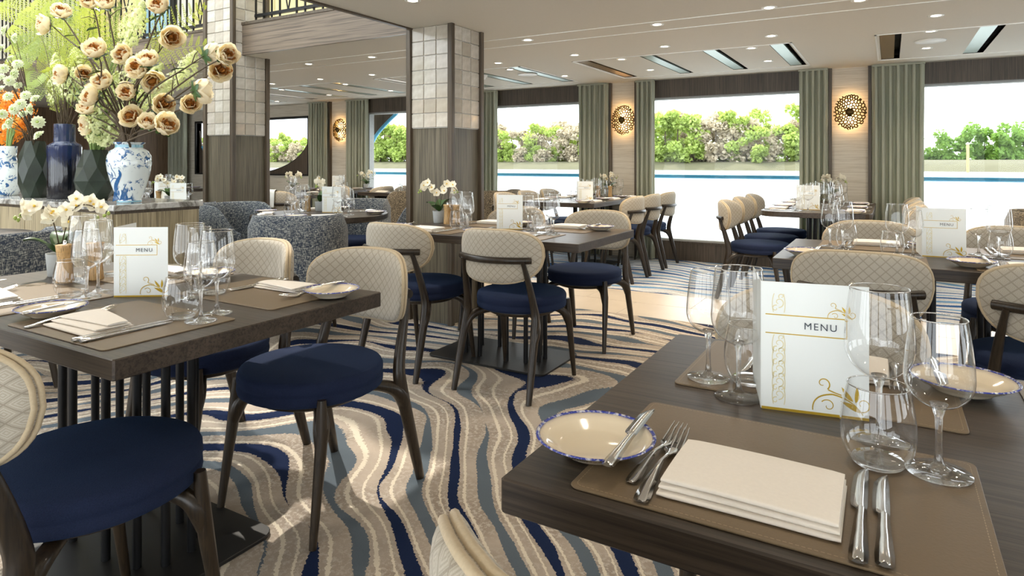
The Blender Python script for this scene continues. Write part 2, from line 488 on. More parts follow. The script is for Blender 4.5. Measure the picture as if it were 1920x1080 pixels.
# ------------------------------------------------------------------ mesh helpers
class MB:
    def __init__(self):
        self.v, self.f, self.s, self.mi = [], [], [], []

    def add(self, vs, fs, smooth=False, mi=0):
        o = len(self.v)
        self.v.extend([tuple(p) for p in vs])
        for f in fs:
            self.f.append(tuple(i + o for i in f))
            self.s.append(smooth)
            self.mi.append(mi)
        return self

    def box(self, x0, y0, z0, x1, y1, z1, mi=0):
        vs = [(x, y, z) for z in (z0, z1) for x, y in ((x0, y0), (x1, y0), (x1, y1), (x0, y1))]
        return self.add(vs, [(3, 2, 1, 0), (4, 5, 6, 7), (0, 1, 5, 4), (1, 2, 6, 5), (2, 3, 7, 6), (3, 0, 4, 7)], False, mi)

    def prism(self, out, z0, z1, ch=0.0, mi=0, smooth=False):
        n = len(out)
        if ch > 0:
            ins = inset(out, ch)
            rings = [[(x, y, z0) for x, y in ins], [(x, y, z0 + ch) for x, y in out], [(x, y, z1 - ch) for x, y in out], [(x, y, z1) for x, y in ins]]
        else:
            rings = [[(x, y, z0) for x, y in out], [(x, y, z1) for x, y in out]]
        vs = [p for r in rings for p in r]
        fs = [tuple(range(n - 1, -1, -1)), tuple(range((len(rings) - 1) * n, len(rings) * n))]
        self.add(vs, fs, False, mi)
        o = len(self.v) - len(vs)
        for k in range(len(rings) - 1):
            for i in range(n):
                j = (i + 1) % n
                self.f.append((o + k * n + i, o + k * n + j, o + (k + 1) * n + j, o + (k + 1) * n + i))
                self.s.append(smooth)
                self.mi.append(mi)
        return self

    def lathe(self, prof, n=24, mi=0, smooth=True, c=(0, 0, 0), sx=1, sy=1):
        vs, idx = [], []
        for r, z in prof:
            if r < 1e-6:
                idx.append([len(vs)])
                vs.append((c[0], c[1], c[2] + z))
            else:
                idx.append(list(range(len(vs), len(vs) + n)))
                vs.extend((c[0] + r * sx * math.cos(2 * PI * i / n), c[1] + r * sy * math.sin(2 * PI * i / n), c[2] + z) for i in range(n))
        fs = []
        for a, b in zip(idx, idx[1:]):
            for i in range(n):
                j = (i + 1) % n
                if len(a) == 1 and len(b) == 1:
                    continue
                if len(a) == 1:
                    fs.append((a[0], b[j], b[i]))
                elif len(b) == 1:
                    fs.append((a[i], a[j], b[0]))
                else:
                    fs.append((a[i], a[j], b[j], b[i]))
        return self.add(vs, fs, smooth, mi)

    def tube(self, pts, rad, n=8, mi=0, smooth=True, flat=(1, 1), caps=True, closed=False):
        pts = [Vector(p) for p in pts]
        if not isinstance(rad, (list, tuple)):
            rad = [rad] * len(pts)
        m = len(pts)
        vs, fs = [], []
        up = None
        for k, p in enumerate(pts):
            if closed:
                t = (pts[(k + 1) % m] - pts[k - 1]).normalized()
            else:
                t = (pts[min(k + 1, m - 1)] - pts[max(k - 1, 0)]).normalized()
            if up is None:
                a = Vector((0, 0, 1)) if abs(t.z) < 0.9 else Vector((0, 1, 0))
                up = (a - t * a.dot(t)).normalized()
            else:
                q = up - t * up.dot(t)
                up = q.normalized() if q.length > 1e-6 else up
            sd = t.cross(up)
            for i in range(n):
                an = 2 * PI * i / n
                vs.append(p + (sd * math.cos(an) * flat[0] + up * math.sin(an) * flat[1]) * rad[k])
        for k in range(m if closed else m - 1):
            k2 = (k + 1) % m
            for i in range(n):
                j = (i + 1) % n
                fs.append((k * n + i, k * n + j, k2 * n + j, k2 * n + i))
        self.add(vs, fs, smooth, mi)
        if caps and not closed:
            self.add(vs[:n], [tuple(range(n - 1, -1, -1))], False, mi)
            self.add(vs[-n:], [tuple(range(n))], False, mi)
        return self

    def grid(self, rows, mi=0, smooth=True, wrap=False):
        m = len(rows[0])
        vs = [p for r in rows for p in r]
        fs = []
        for a in range(len(rows) - 1):
            for b in range(m if wrap else m - 1):
                c = (b + 1) % m
                fs.append((a * m + b, a * m + c, (a + 1) * m + c, (a + 1) * m + b))
        return self.add(vs, fs, smooth, mi)

    def xform(self, mat):
        self.v = [tuple(mat @ Vector(p)) for p in self.v]
        return self

    def join(self, o, mat=None):
        off = len(self.v)
        self.v.extend([tuple(mat @ Vector(p)) for p in o.v] if mat else o.v)
        self.f.extend(tuple(i + off for i in f) for f in o.f)
        self.s.extend(o.s)
        self.mi.extend(o.mi)
        return self

    def mesh(self, name, mats, fix=False):
        me = bpy.data.meshes.new(name)
        me.from_pydata(self.v, [], self.f)
        me.polygons.foreach_set('use_smooth', self.s)
        for m in (mats if isinstance(mats, (list, tuple)) else [mats]):
            me.materials.append(M[m])
        me.polygons.foreach_set('material_index', self.mi)
        if fix:
            b = bmesh.new()
            b.from_mesh(me)
            bmesh.ops.remove_doubles(b, verts=b.verts, dist=1e-6)
            bmesh.ops.recalc_face_normals(b, faces=b.faces)
            b.to_mesh(me)
            b.free()
        me.update()
        return me


def inset(out, d):
    n = len(out)
    res = []
    for i in range(n):
        p0, p, p1 = Vector(out[i - 1]), Vector(out[i]), Vector(out[(i + 1) % n])
        a, b = (p - p0).normalized(), (p1 - p).normalized()
        na, nb = Vector((-a.y, a.x)), Vector((-b.y, b.x))
        k = (na + nb)
        k = k / max(k.length_squared / 2, 0.3)
        res.append((p.x + k.x * d, p.y + k.y * d))
    return res


def rrect(x0, y0, x1, y1, r, n=5):
    out = []
    for cx, cyy, a0 in ((x1 - r, y1 - r, 0), (x0 + r, y1 - r, PI / 2), (x0 + r, y0 + r, PI), (x1 - r, y0 + r, 1.5 * PI)):
        for i in range(n + 1):
            a = a0 + PI / 2 * i / n
            out.append((cx + r * math.cos(a), cyy + r * math.sin(a)))
    return out


def smooth_path(pts, n=6):
    pts = [Vector(p) for p in pts]
    out = []
    for i in range(len(pts) - 1):
        p0, p1, p2, p3 = pts[max(i - 1, 0)], pts[i], pts[i + 1], pts[min(i + 2, len(pts) - 1)]
        for k in range(n):
            t = k / n
            out.append(0.5 * ((2 * p1) + (p2 - p0) * t + (2 * p0 - 5 * p1 + 4 * p2 - p3) * t * t + (3 * p1 - p0 - 3 * p2 + p3) * t ** 3))
    out.append(pts[-1])
    return out


def obj(name, mb, mats, parent=None, loc=None, rot=None, kind=None, fix=False):
    me = mb if isinstance(mb, bpy.types.Mesh) else mb.mesh(name, mats, fix)
    o = bpy.data.objects.new(name, me)
    COL.objects.link(o)
    if parent is not None:
        o.parent = parent
    if loc is not None:
        o.location = loc
    if rot is not None:
        o.rotation_euler = rot
    if kind:
        o['kind'] = kind
    return o


def tag(o, label, cat, group=None):
    o['label'] = label
    o['category'] = cat
    if group:
        o['group'] = group
    return o


def empty(name, loc=(0, 0, 0), rz=0.0):
    o = bpy.data.objects.new(name, None)
    COL.objects.link(o)
    o.location = loc
    o.rotation_euler = (0, 0, rz)
    o.empty_display_size = 0.05
    return o


KIDS = {}


def copy_tree(o, parent=None):
    c = o.copy()
    COL.objects.link(c)
    if parent is not None:
        c.parent = parent
    for ch in KIDS[o.name]:
        copy_tree(ch, c)
    return c


PROTO = {}


def remember(o):
    KIDS[o.name] = list(o.children)
    for ch in o.children:
        remember(ch)


LATER = []     # things whose label counts them from the left: (object, description, where, category, group)


def place(key, build, loc, rz=0.0, desc=None, where=None, cat=None, group=None, label=None):
    if key not in PROTO:
        o = build()
        bpy.context.view_layer.update()
        remember(o)
        PROTO[key] = o
    else:
        o = copy_tree(PROTO[key])
    o.location = loc
    o.rotation_euler = (0, 0, rz)
    if label:
        tag(o, label, cat, group)
    elif desc:
        LATER.append((o, desc, where, cat, group))
    return o


ORD = ['first', 'second', 'third', 'fourth', 'fifth', 'sixth', 'seventh', 'eighth', 'ninth', 'tenth', 'eleventh', 'twelfth',
       'thirteenth', 'fourteenth', 'fifteenth', 'sixteenth', 'seventeenth', 'eighteenth', 'nineteenth', 'twentieth', 'twenty-first', 'twenty-second',
       'twenty-third', 'twenty-fourth', 'twenty-fifth', 'twenty-sixth', 'twenty-seventh', 'twenty-eighth', 'twenty-ninth', 'thirtieth']


def write_labels():
    by = {}
    for it in LATER:
        by.setdefault((it[1], it[2]), []).append(it)
    for (desc, where), its in by.items():
        its.sort(key=lambda t: project(t[0].location))
        for k, (o, _d, _w, cat, group) in enumerate(its):
            if len(its) == 1:
                tag(o, f'{desc} {where}', cat, group)
            else:
                tag(o, f'{desc} {where}, {ORD[k]} from left', cat, group)


def plate_holes(mb, u0, u1, v0, v1, holes, emit):
    us = sorted({u0, u1, *[h[i] for h in holes for i in (0, 1) if u0 < h[i] < u1]})
    vs = sorted({v0, v1, *[h[i] for h in holes for i in (2, 3) if v0 < h[i] < v1]})
    for a, b in zip(us, us[1:]):
        for c, d in zip(vs, vs[1:]):
            mu, mv = (a + b) / 2, (c + d) / 2
            if not any(h[0] < mu < h[1] and h[2] < mv < h[3] for h in holes):
                emit(mb, a, b, c, d)


# ------------------------------------------------------------------ structure
CE = 2.135
WY = 7.60


def structure(name, mb, mats, parent=None, loc=None, fix=False):
    return obj(name, mb, mats, parent, loc, None, None if parent else 'structure', fix)


def build_room():
    # floors
    structure('floor', MB().box(-13, -3.6, -0.06, 6, 8.0, -0.012), 'tile_floor')
    structure('floor_carpet', MB().box(-13, -3.6, -0.012, 6, 4.66, 0.0), 'carpet_near')
    structure('floor_carpet', MB().box(-13, 5.55, -0.012, 6, 7.62, 0.0), 'carpet_far_daylit')
    strip = structure('floor_walkway', MB().box(-13, 4.66, -0.012, 6, 5.55, -0.004), 'grout')
    tm = None
    for i in range(-13, 6):
        for j in range(2):
            if tm is None:
                tm = MB().prism(rrect(0.003, 0.003, 0.897, 0.442, 0.002, 1), -0.004, 0.0, 0.001).mesh('floor_tile', 'tile_floor')
            obj('floor_tile', tm, None, strip, (i * 0.9 + (0.45 if j else 0), 4.66 + j * 0.445, 0))

    # ceiling over the dining room, with the stair opening and the light slots left out
    holes = [(-9.6, -3.05, -1.6, 3.87)]
    slots = []
    for xr in (-10.34, -7.77, -5.20, -2.64, -0.07, 2.50):
        xs = [xr, xr + 0.64, xr + 1.21, xr + 1.77]
        for k, x in enumerate(xs):
            slots.append((x, x + 0.15, 5.76, 7.10, k, xr))
    mb = MB()
    plate_holes(mb, -13, 6, -3.6, 7.75, holes + [s[:4] for s in slots], lambda m, a, b, c, d: m.box(a, c, CE, b, d, CE + 0.03))
    ceil = structure('ceiling', mb, 'ceiling_paint')
    for s in slots:
        b = MB()
        b.box(s[0] - .005, s[2] - .005, CE + 0.085, s[1] + .005, s[3] + .005, CE + 0.09)
        for q in ((s[0] - .006, s[2], s[0], s[3]), (s[1], s[2], s[1] + .006, s[3]), (s[0], s[2] - .006, s[1], s[2]), (s[0], s[3], s[1], s[3] + .006)):
            b.box(q[0], q[1], CE + 0.001, q[2], q[3], CE + 0.09)
        obj('ceiling_slot', b, 'slot_dark', ceil)
        st = MB().box(s[0] + .002, s[2] + 0.004, CE + 0.004, s[1] - 0.045, s[3] - 0.004, CE + 0.022)
        obj('ceiling_slat', st, 'bronze_strip' if s[4] == 0 else 'satin_strip', ceil)
    # pale frames round each group of slats, and the two seam lines along the room
    for xr in (-10.34, -7.77, -5.20, -2.64, -0.07, 2.50):
        b = MB()
        x0, x1, y0, y1, t = xr - 0.03, xr + 1.95, 5.71, 7.15, 0.014
        for q in ((x0, y0, x1, y0 + t), (x0, y1 - t, x1, y1), (x0, y0, x0 + t, y1), (x1 - t, y0, x1, y1)):
            b.box(q[0], q[1], CE - 0.006, q[2], q[3], CE)
        obj('ceiling_frame', b, 'white_trim', ceil)
    for y in (4.39, 4.69):
        obj('ceiling_seam', MB().box(-13, y, CE - 0.004, 6, y + 0.012, CE), 'white_trim', ceil)
    # dark trim along the stair opening edge
    structure('trim_1', MB().box(-3.05, -1.6, CE - 0.012, -3.02, 3.74, CE + 0.03), 'trim_wood')
    # floor slab of the deck above, its fascia boards
    mb = MB()
    plate_holes(mb, -13, 6, -3.6, 9.2, holes, lambda m, a, b, c, d: m.box(a, c, CE + 0.10, b, d, 2.40))  # extended past the windows as an added overhang that blocks sun
    structure('ceiling_slab', mb, 'ceiling_paint')
    f = structure('wall_fascia', MB().box(-13, 3.845, CE - .001, -3.05, 3.868, 2.42), 'fascia_wood')
    obj('fascia_lip', MB().box(-13, 3.835, 2.405, -3.05, 3.93, 2.43), 'trim_wood', f)
    structure('wall_fascia', MB().box(-3.075, -1.6, CE + .03, -3.052, 3.84, 2.42), 'fascia_wood')
    structure('wall_fascia', MB().box(-9.598, -1.6, CE, -9.575, 3.84, 2.42), 'fascia_wood')

    # upper deck: cream panelled wall, sky-blue painted pane, unseen roof with skylight over the opening
    up = structure('wall_upper', MB().box(-13, 6.30, 2.40, 2.0, 6.36, 5.0), 'upper_white')
    px = -12.9
    k = 0
    while px < 1.6:
        wdt = 0.46
        if not (-10.85 < px < -10.0):
            obj('wall_panel', MB().prism([(px, 2.46), (px + wdt, 2.46), (px + wdt, 4.9), (px, 4.9)], 0, 0.02, 0.004).xform(Matrix(((1, 0, 0, 0), (0, 0, -1, 6.30), (0, 1, 0, 0), (0, 0, 0, 1)))), 'upper_cream', up)
        px += wdt + 0.02
        k += 1
    wn = structure('window_6', MB().box(-10.85, 6.22, 2.45, -10.78, 6.29, 4.6).box(-10.06, 6.22, 2.45, -9.98, 6.29, 4.6).box(-10.85, 6.22, 4.55, -9.98, 6.29, 4.62), 'slot_dark')
    obj('window_pane', MB().box(-10.78, 6.25, 2.45, -10.06, 6.27, 4.55), 'upper_glass', wn)  # opaque pane, the blue of the sky put into its colour
    mb = MB()
    plate_holes(mb, -13, 6, -3.6, 9.2, [(-9.6, -3.2, -1.5, 3.9)], lambda m, a, b, c, d: m.box(a, c, 5.0, b, d, 5.15))  # skylight opening added and widened to let light down
    structure('roof', mb, 'roof_white')

    # window wall
    wins = {1: (-7.05, -5.75), 2: (-4.98, -3.22), 3: (-2.62, -0.62), 4: (-0.02, 1.88), 5: (2.5, 4.4)}
    holes = [(a, b, 0.225, 1.925) for a, b in wins.values()] + [(-11.42, -8.40, 0.95, 1.93)]
    mb = MB()
    plate_holes(mb, -13, 6, -0.05, 2.40, holes, lambda m, a, b, c, d: m.box(a, WY, c, b, WY + 0.10, d))
    structure('wall_back', mb, 'grasscloth')
    for n, (a, b) in wins.items():
        fr = MB()
        for q in ((a, 1.905, b, 1.925), (a, 0.225, b, 0.245)):
            fr.box(q[0], WY - 0.004, q[1], q[2], WY + 0.10, q[3])
        fr.box(a, WY - 0.004, 0.225, a + 0.02, WY + 0.10, 1.925).box(b - 0.02, WY - 0.004, 0.225, b, WY + 0.10, 1.925)
        wo = structure(f'window_{n}', fr, 'pot_grey')
        obj('window_pane', MB().box(a + 0.02, WY + 0.05, 0.245, b - 0.02, WY + 0.052, 1.905), 'pane_glass', wo)
        obj('window_sill', MB().box(a - 0.05, WY - 0.05, 0.205, b + 0.05, WY + 0.0, 0.228), 'valance_wood', wo)
        obj('valance', MB().box(a - 0.02, WY - 0.06, 1.925, b + 0.02, WY - 0.001, CE), 'valance_wood', wo)
    wl = structure('trim_2', MB().box(-7.6, WY - 0.045, 0.0, 6, WY - 0.001, 0.205), 'valance_wood')
    # half-round window in a dark panel
    fr = MB()
    for q in ((-11.42, 1.90, -8.40, 1.935), (-11.42, 0.93, -8.40, 0.955)):
        fr.box(q[0], WY - 0.02, q[1], q[2], WY + 0.10, q[3])
    fr.box(-11.46, WY - 0.02, 0.93, -11.42, WY + 0.10, 1.935).box(-8.40, WY - 0.02, 0.93, -8.36, WY + 0.10, 1.935)
    hw = structure('window_7', fr, 'slot_dark')
    cxx, cz, rx, rz = -9.91, 1.66, 1.50, 0.70
    rows = []
    arc = []
    for i in range(41):
        x = -11.42 + 3.02 * i / 40
        u = (x - cxx) / rx
        z = cz - rz * math.sqrt(max(0, 1 - u * u)) if abs(u) < 1 else cz + 0.1
        arc.append((x, WY + 0.06, z))
        rows.append([(x, WY + 0.05, 0.95), (x, WY + 0.05, z), (x, WY + 0.07, z), (x, WY + 0.07, 0.95)])
    obj('window_panel', MB().grid(rows, smooth=False, wrap=True), 'valance_wood', hw)
    obj('window_rim', MB().tube(arc[1:8], 0.022, 8), 'hull_blue', hw)
    obj('window_rim', MB().tube(arc[8:-1], 0.012, 8), 'slot_dark', hw)
    obj('window_pane', MB().box(-11.42, WY + 0.08, 0.95, -8.40, WY + 0.082, 1.93), 'pane_glass', hw)
    # curved hull cut-out just outside the far window
    tri = MB()
    r2 = []
    for i in range(9):
        t = i / 8
        x = -7.05 - 0.12 + 0.50 * t
        z = 1.48 + 0.44 * t ** 0.75
        r2.append([(x, WY + 0.20, z), (x, WY + 0.20, 1.96), (x, WY + 0.24, 1.96), (x, WY + 0.24, z)])
    ho = structure('trim_3', tri.grid(r2, smooth=False, wrap=True), 'valance_wood')
    obj('hull_rim', MB().tube([(r[0][0], WY + 0.22, r[0][2]) for r in r2], 0.028, 8), 'hull_blue', ho)

    # piers between the windows: grasscloth panel with dark upright trims
    for n, (a, b) in {1: (-7.80, -7.42), 2: (-5.52, -5.12), 3: (-2.985, -2.655), 4: (-0.535, -0.175), 5: (2.0, 2.36)}.items():
        p = structure(f'wall_pier_{n}', MB().box(a, WY - 0.06, 0, b, WY - 0.002, CE), 'grasscloth')
        for x in (a, b):
            obj('pier_trim', MB().box(x - 0.014, WY - 0.105, 0, x + 0.014, WY - 0.002, CE), 'trim_wood', p)
    # end wall, right wall, rear wall with its own windows
    e = structure('wall_left', MB().box(-13.1, -3.6, -0.05, -13.0, 7.7, 2.40), 'end_wood')
    for i in range(12):
        y = -3.5 + i * 0.92
        obj('wall_panel', MB().box(-13.0, y, 0.02, -12.985, y + 0.90, CE), 'end_wood', e)
    structure('wall_side', MB().box(-12.98, 6.0, 0, -12.1, 7.58, CE), 'end_wood')
    mb = MB()
    rear = [(-11 + 2.2 * i, -9.05 + 2.2 * i, 0.10, 2.02) for i in range(7)]
    plate_holes(mb, -13, 6, -0.05, 2.40, rear, lambda m, a, b, c, d: m.box(a, -3.6, c, b, -3.5, d))
    structure('wall_front', mb, 'grasscloth')
    mb = MB()
    plate_holes(mb, -3.6, 7.7, -0.05, 2.40, [(-2.6, -0.6, 0.225, 1.95), (0.2, 2.2, 0.225, 1.95), (3.0, 5.0, 0.225, 1.95)], lambda m, a, b, c, d: m.box(6, a, c, 6.1, b, d))
    structure('wall_right', mb, 'grasscloth')
    # outer walls of the upper deck
    structure('wall_upper_left', MB().box(-13.1, -3.6, 2.40, -13.0, 9.2, 5.0), 'upper_white')
    mb = MB()
    plate_holes(mb, -13, 6, 2.40, 5.0, [(-12.4 + 2.6 * i, -10.3 + 2.6 * i, 2.7, 4.6) for i in range(7)], lambda m, a, b, c, d: m.box(a, -3.6, c, b, -3.5, d))
    structure('wall_upper_front', mb, 'upper_white')


def build_pillars():
    for (x0, x1, y0, y1, top, lab) in ((-3.05, -2.675, 3.72, 4.10, CE, 'middle'), (-5.50, -5.11, 3.75, 4.12, 4.99, 'far')):
        p = structure('pillar', MB().box(x0 + .012, y0 + .012, 0.0, x1 - .012, y1 - .012, top), 'panel_wood')
        g = MB().box(x0 + .010, y0 + .010, 1.40, x1 - .010, y1 - .010, top)
        obj('tile_bed', g, 'grout', p)
        t = 0.020
        for cx, cyy in ((x0, y0), (x1, y0), (x0, y1), (x1, y1)):
            obj('corner_trim', MB().prism(rrect(cx - t, cyy - t, cx + t, cyy + t, 0.006, 2), 0, top), 'trim_wood', p)
        for side in ('front', 'right', 'left'):
            if side == 'front':
                a, b = x0 + t, x1 - t
            else:
                a, b = y0 + t, y1 - t
            wd = (b - a) / 3
            st = (CE - 1.402) / 7
            me = MB().prism(rrect(-wd / 2 + .002, -st / 2 + .002, wd / 2 - .002, st / 2 - .002, 0.004, 2), 0, 0.012, 0.003).mesh('tile', 'pillar_tile')
            nrow = int((top - 1.40) / st + 0.1)
            for r in range(nrow):
                for k in range(3):
                    u, z = a + wd * (k + .5), 1.402 + st * (r + .5)
                    tilt = (rng.uniform(-.012, .012), rng.uniform(-.012, .012))
                    if side == 'front':
                        obj('tile', me, None, p, (u, y0 + .0095, z), (PI / 2 + tilt[0], tilt[1], 0))
                    elif side == 'right':
                        obj('tile', me, None, p, (x1 - .0095, u, z), (PI / 2 + tilt[0], tilt[1], PI / 2))
                    else:
                        obj('tile', me, None, p, (x0 + .0095, u, z), (PI / 2 + tilt[0], tilt[1], -PI / 2))


def build_railing():
    for nm, a, b, lab in (('balustrade', -11.5, -5.62, 'black upper deck balustrade seen behind the flower branches'),
                          ('balustrade', -5.05, -3.1, 'black upper deck balustrade above the fascia between the pillars')):
        r = empty(nm, (a, 3.95, 2.43))
        tag(r, lab, 'railing')
        L = b - a
        obj('bottom_rail', MB().box(0, -.018, 0.06, L, .018, 0.085), 'black_metal', r)
        obj('handrail', MB().box(0, -.03, 1.0, L, .03, 1.05), 'trim_wood', r)
        obj('upper_rail', MB().box(0, -.012, 0.86, L, .012, 0.88), 'black_metal', r)
        me = MB().box(-.007, -.007, 0.0, .007, .007, 1.0).mesh('baluster', 'black_metal')
        n = int(L / 0.108)
        for i in range(n + 1):
            if i % 6 == 4:
                m = MB()
                for sg in (1, -1):
                    m.tube([(0, 0, .07), (sg * .035, 0, .22), (0, 0, .36), (sg * .05, 0, .5), (0, 0, .64), (sg * .035, 0, .76), (0, 0, .87)], .007, 5, smooth=False)
                obj('diamond_baluster', m, 'black_metal', r, (i * 0.108, 0, 0))
            else:
                obj('baluster', me, None, r, (i * 0.108, 0, 0))


def curtain_bm(wd, seed, folds):
    r = random.Random(seed)
    ph = [r.uniform(-.5, .5) for _ in range(8)]
    n = folds * 9
    cols = []
    for i in range(n + 1):
        t = i / n
        a = 2 * PI * folds * t
        y = 0.030 * math.cos(a + 0.4 * math.sin(2 * PI * t + ph[0])) + .008 * math.sin(a * .5 + ph[1])
        x = (t - .5) * wd + 0.012 * math.sin(2 * a + ph[2]) * .6
        cols.append((x, y))
    rows = []
    for k in range(9):
        z = 0.012 + (CE - 0.03) * k / 8
        g = 1.0 - 0.18 * (k / 8) ** 2
        rows.append([(x * (1 - .03 * math.sin(PI * k / 8)), y * g + .004 * math.sin(3 * k + i * .3), z) for i, (x, y) in enumerate(cols)])
    m = MB()
    m.grid(rows)
    off = [[(p[0], p[1] + .004, p[2]) for p in row] for row in rows]
    m.grid([list(reversed(q)) for q in off])
    return m


def build_curtains():
    data = [(-12.15, -11.55, 'dark end of the room beyond the half-round window'), (-8.24, -7.83, 'between half-round window and far sconce'),
            (-7.40, -6.94, 'between far sconce and far window'), (-5.80, -5.54, 'hidden end of the far window behind the pillar'), (-5.10, -4.60, 'just past the middle pillar, at its window'),
            (-3.40, -3.0, 'before the middle sconce'), (-2.64, -2.41, 'after the middle sconce'),
            (-0.835, -0.555, 'before the nearest sconce'), (-0.155, 0.30, 'after the nearest sconce, widest')]
    for i, (a, b, lab) in enumerate(data):
        o = empty('curtain', ((a + b) / 2, WY - 0.145, 0))
        tag(o, 'sage green pleated curtain ' + lab, 'curtain', 'sage curtains along the window wall')
        obj('drape', curtain_bm(b - a, i, max(3, round((b - a) / 0.062))), 'curtain_cloth', o)
        obj('heading', MB().box(-(b - a) / 2, -.02, CE - 0.022, (b - a) / 2, .02, CE - 0.002), 'curtain_cloth', o)


def lattice_bm(rx, rz, seed, n=190):
    r = random.Random(seed)
    pts = []
    tries = 0
    while len(pts) < n and tries < 20000:
        tries += 1
        a, q = r.uniform(0, 2 * PI), math.sqrt(r.random()) * 1.25
        p = Vector((math.cos(a) * q, math.sin(a) * q))
        if all((p - o).length > 0.128 for o in pts):
            pts.append(p)
    res = geometry.delaunay_2d_cdt(pts, [], [], 0, 1e-5)
    vs, tris = res[0], res[2]
    cen = []
    for t in tris:
        a, b, c = (vs[i] for i in t[:3])
        cen.append((a + b + c) / 3)
    edge = {}
    for ti, t in enumerate(tris):
        for i in range(3):
            e = tuple(sorted((t[i], t[(i + 1) % 3])))
            edge.setdefault(e, []).append(ti)
    m = MB()

    def lift(p):
        q = p.length
        return (p.x * rx, -0.075 + 0.05 * q * q, p.y * rz)
    for e, ts in edge.items():
        if len(ts) == 2:
            a, b = cen[ts[0]], cen[ts[1]]
            if a.length < 1.0 and b.length < 1.02 and min(a.length, b.length) > 0.12:
                m.tube([lift(a), lift((a + b) / 2), lift(b)], 0.0068, 5)
    return m


def build_sconces():
    for x, lab in ((-7.59, 'far bronze lattice wall sconce beside the half-round window'), (-2.82, 'middle bronze lattice wall sconce on the narrow pier'), (-0.355, 'nearest bronze lattice wall sconce on the wide pier')):
        o = empty('wall_sconce', (x, WY - 0.062, 1.672))
        tag(o, lab, 'wall lamp', 'bronze lattice sconces between curtains')
        obj('lattice', lattice_bm(0.155, 0.18, 5), 'gold_metal', o)
        hub = MB().lathe([(0, 0), (.038, 0), (.042, .01), (.030, .03), (0, .034)], 16)
        hub.xform(Matrix.Rotation(PI / 2, 4, 'X'))
        obj('hub', hub.xform(Matrix.Translation((0, -.062, 0))), 'gold_metal', o)
        obj('stem', MB().tube([(0, 0, 0), (0, -.07, 0)], .012, 8), 'gold_metal', o)
        for s in (1, -1):
            obj('bulb', MB().lathe([(0, -.016), (.012, -.010), (.015, 0), (.010, .012), (0, .016)], 10, c=(0, -.035, s * .055)), 'bulb_glow', o)
            l = bpy.data.lights.new('sconce_light', 'POINT')
            l.energy = 3.2
            l.color = (1, 0.60, 0.25)
            l.shadow_soft_size = 0.02
            lo = bpy.data.objects.new('sconce_light', l)
            COL.objects.link(lo)
            lo.location = (x, WY - 0.062 - .035, 1.672 + s * .078)


def build_ceiling_lights():
    rows = {
        'in the row nearest the camera': [(-2.5, 3.08), (-1.5, 3.08), (-0.5, 3.08), (0.6, 3.08)],  # all but the first are unseen lamps added for lighting
        'in the row by the ceiling seam': [(-5.9, 4.53), (-5.0, 4.53), (-4.165, 4.53), (-2.506, 4.53), (-1.43, 4.49), (-0.66, 4.36), (-0.156, 4.44), (0.9, 4.45)],
        'in the row before the slats': [(-6.65, 5.44), (-5.79, 5.42), (-5.0, 5.44), (-3.337, 5.43), (-2.483, 5.38), (-1.646, 5.37), (-0.793, 5.34), (0.268, 5.16)],
        'between the slats': [(-7.074, 5.94), (-5.9, 5.94), (-3.46, 5.87), (-2.204, 5.83), (-1.024, 5.82), (0.265, 5.75), (1.4, 5.8)],
        'beside the window wall': [(-8.49, 7.04), (-7.04, 6.76), (-5.89, 6.78), (-3.18, 6.62), (-2.19, 6.65), (-1.015, 6.64), (0.273, 6.58)],
    }
    ring = [(0.030, -0.001), (0.046, -0.004), (0.050, 0.0), (0.046, 0.002), (0.030, 0.006)]

    def lamp():
        o = empty('ceiling_light')
        obj('trim_ring', MB().lathe(ring, 20), 'white_trim', o)
        obj('lens', MB().lathe([(0, -.0005), (.034, -.0005), (.034, .0005), (0, .0005)], 16), 'lamp_glow', o)
        return o
    for where, ps in rows.items():
        for x, y in ps:
            place('ceiling_light', lamp, (x, y, CE - 0.001), 0, 'round recessed ceiling light', where, 'ceiling light', 'recessed downlights')
            spot(x, y)
    for x, y in ((-1.5, 1.3), (-0.3, 1.3), (0.9, 1.3), (-2.4, 1.3), (-1.5, -0.6), (0, -0.6), (2.2, 1.3), (2.2, 3.1)):  # unseen lamps added around the camera for extra light
        place('ceiling_light', lamp, (x, y, CE - 0.001), 0, 'round recessed ceiling light', 'added unseen above and behind the camera', 'ceiling light', 'recessed downlights')
        spot(x, y, 0.5)


def spot(x, y, k=1.0):
    l = bpy.data.lights.new('downlight', 'SPOT')
    l.energy = LAMP_W * k * 4
    l.color = (1, 0.86, 0.68)
    l.spot_size = 2.3
    l.spot_blend = 0.8
    l.shadow_soft_size = 0.04
    o = bpy.data.objects.new('downlight', l)
    COL.objects.link(o)
    o.location = (x, y, CE - 0.012)


def build_ceiling_fittings():
    for (x, y, lab) in ((-3.477, 6.284, 'round white ceiling speaker near the middle curtain'), (0.282, 6.20, 'round white ceiling speaker near the widest curtain')):
        o = empty('ceiling_speaker', (x, y, CE - .001))
        tag(o, lab, 'speaker')
        obj('speaker_ring', MB().lathe([(.085, -.001), (.105, -.010), (.112, 0), (.085, .001)], 28), 'white_trim', o)
        obj('speaker_grille', MB().lathe([(0, -.006), (.05, -.005), (.088, -.002)], 28), 'white_trim', o)
    o = empty('smoke_detector', (-3.95, 6.1, CE))
    tag(o, 'small round smoke detector beside the middle pillar top', 'detector')
    obj('detector_body', MB().lathe([(.055, 0), (.052, -.02), (.035, -.028), (.03, -.045), (0, -.048)], 20), 'white_trim', o)


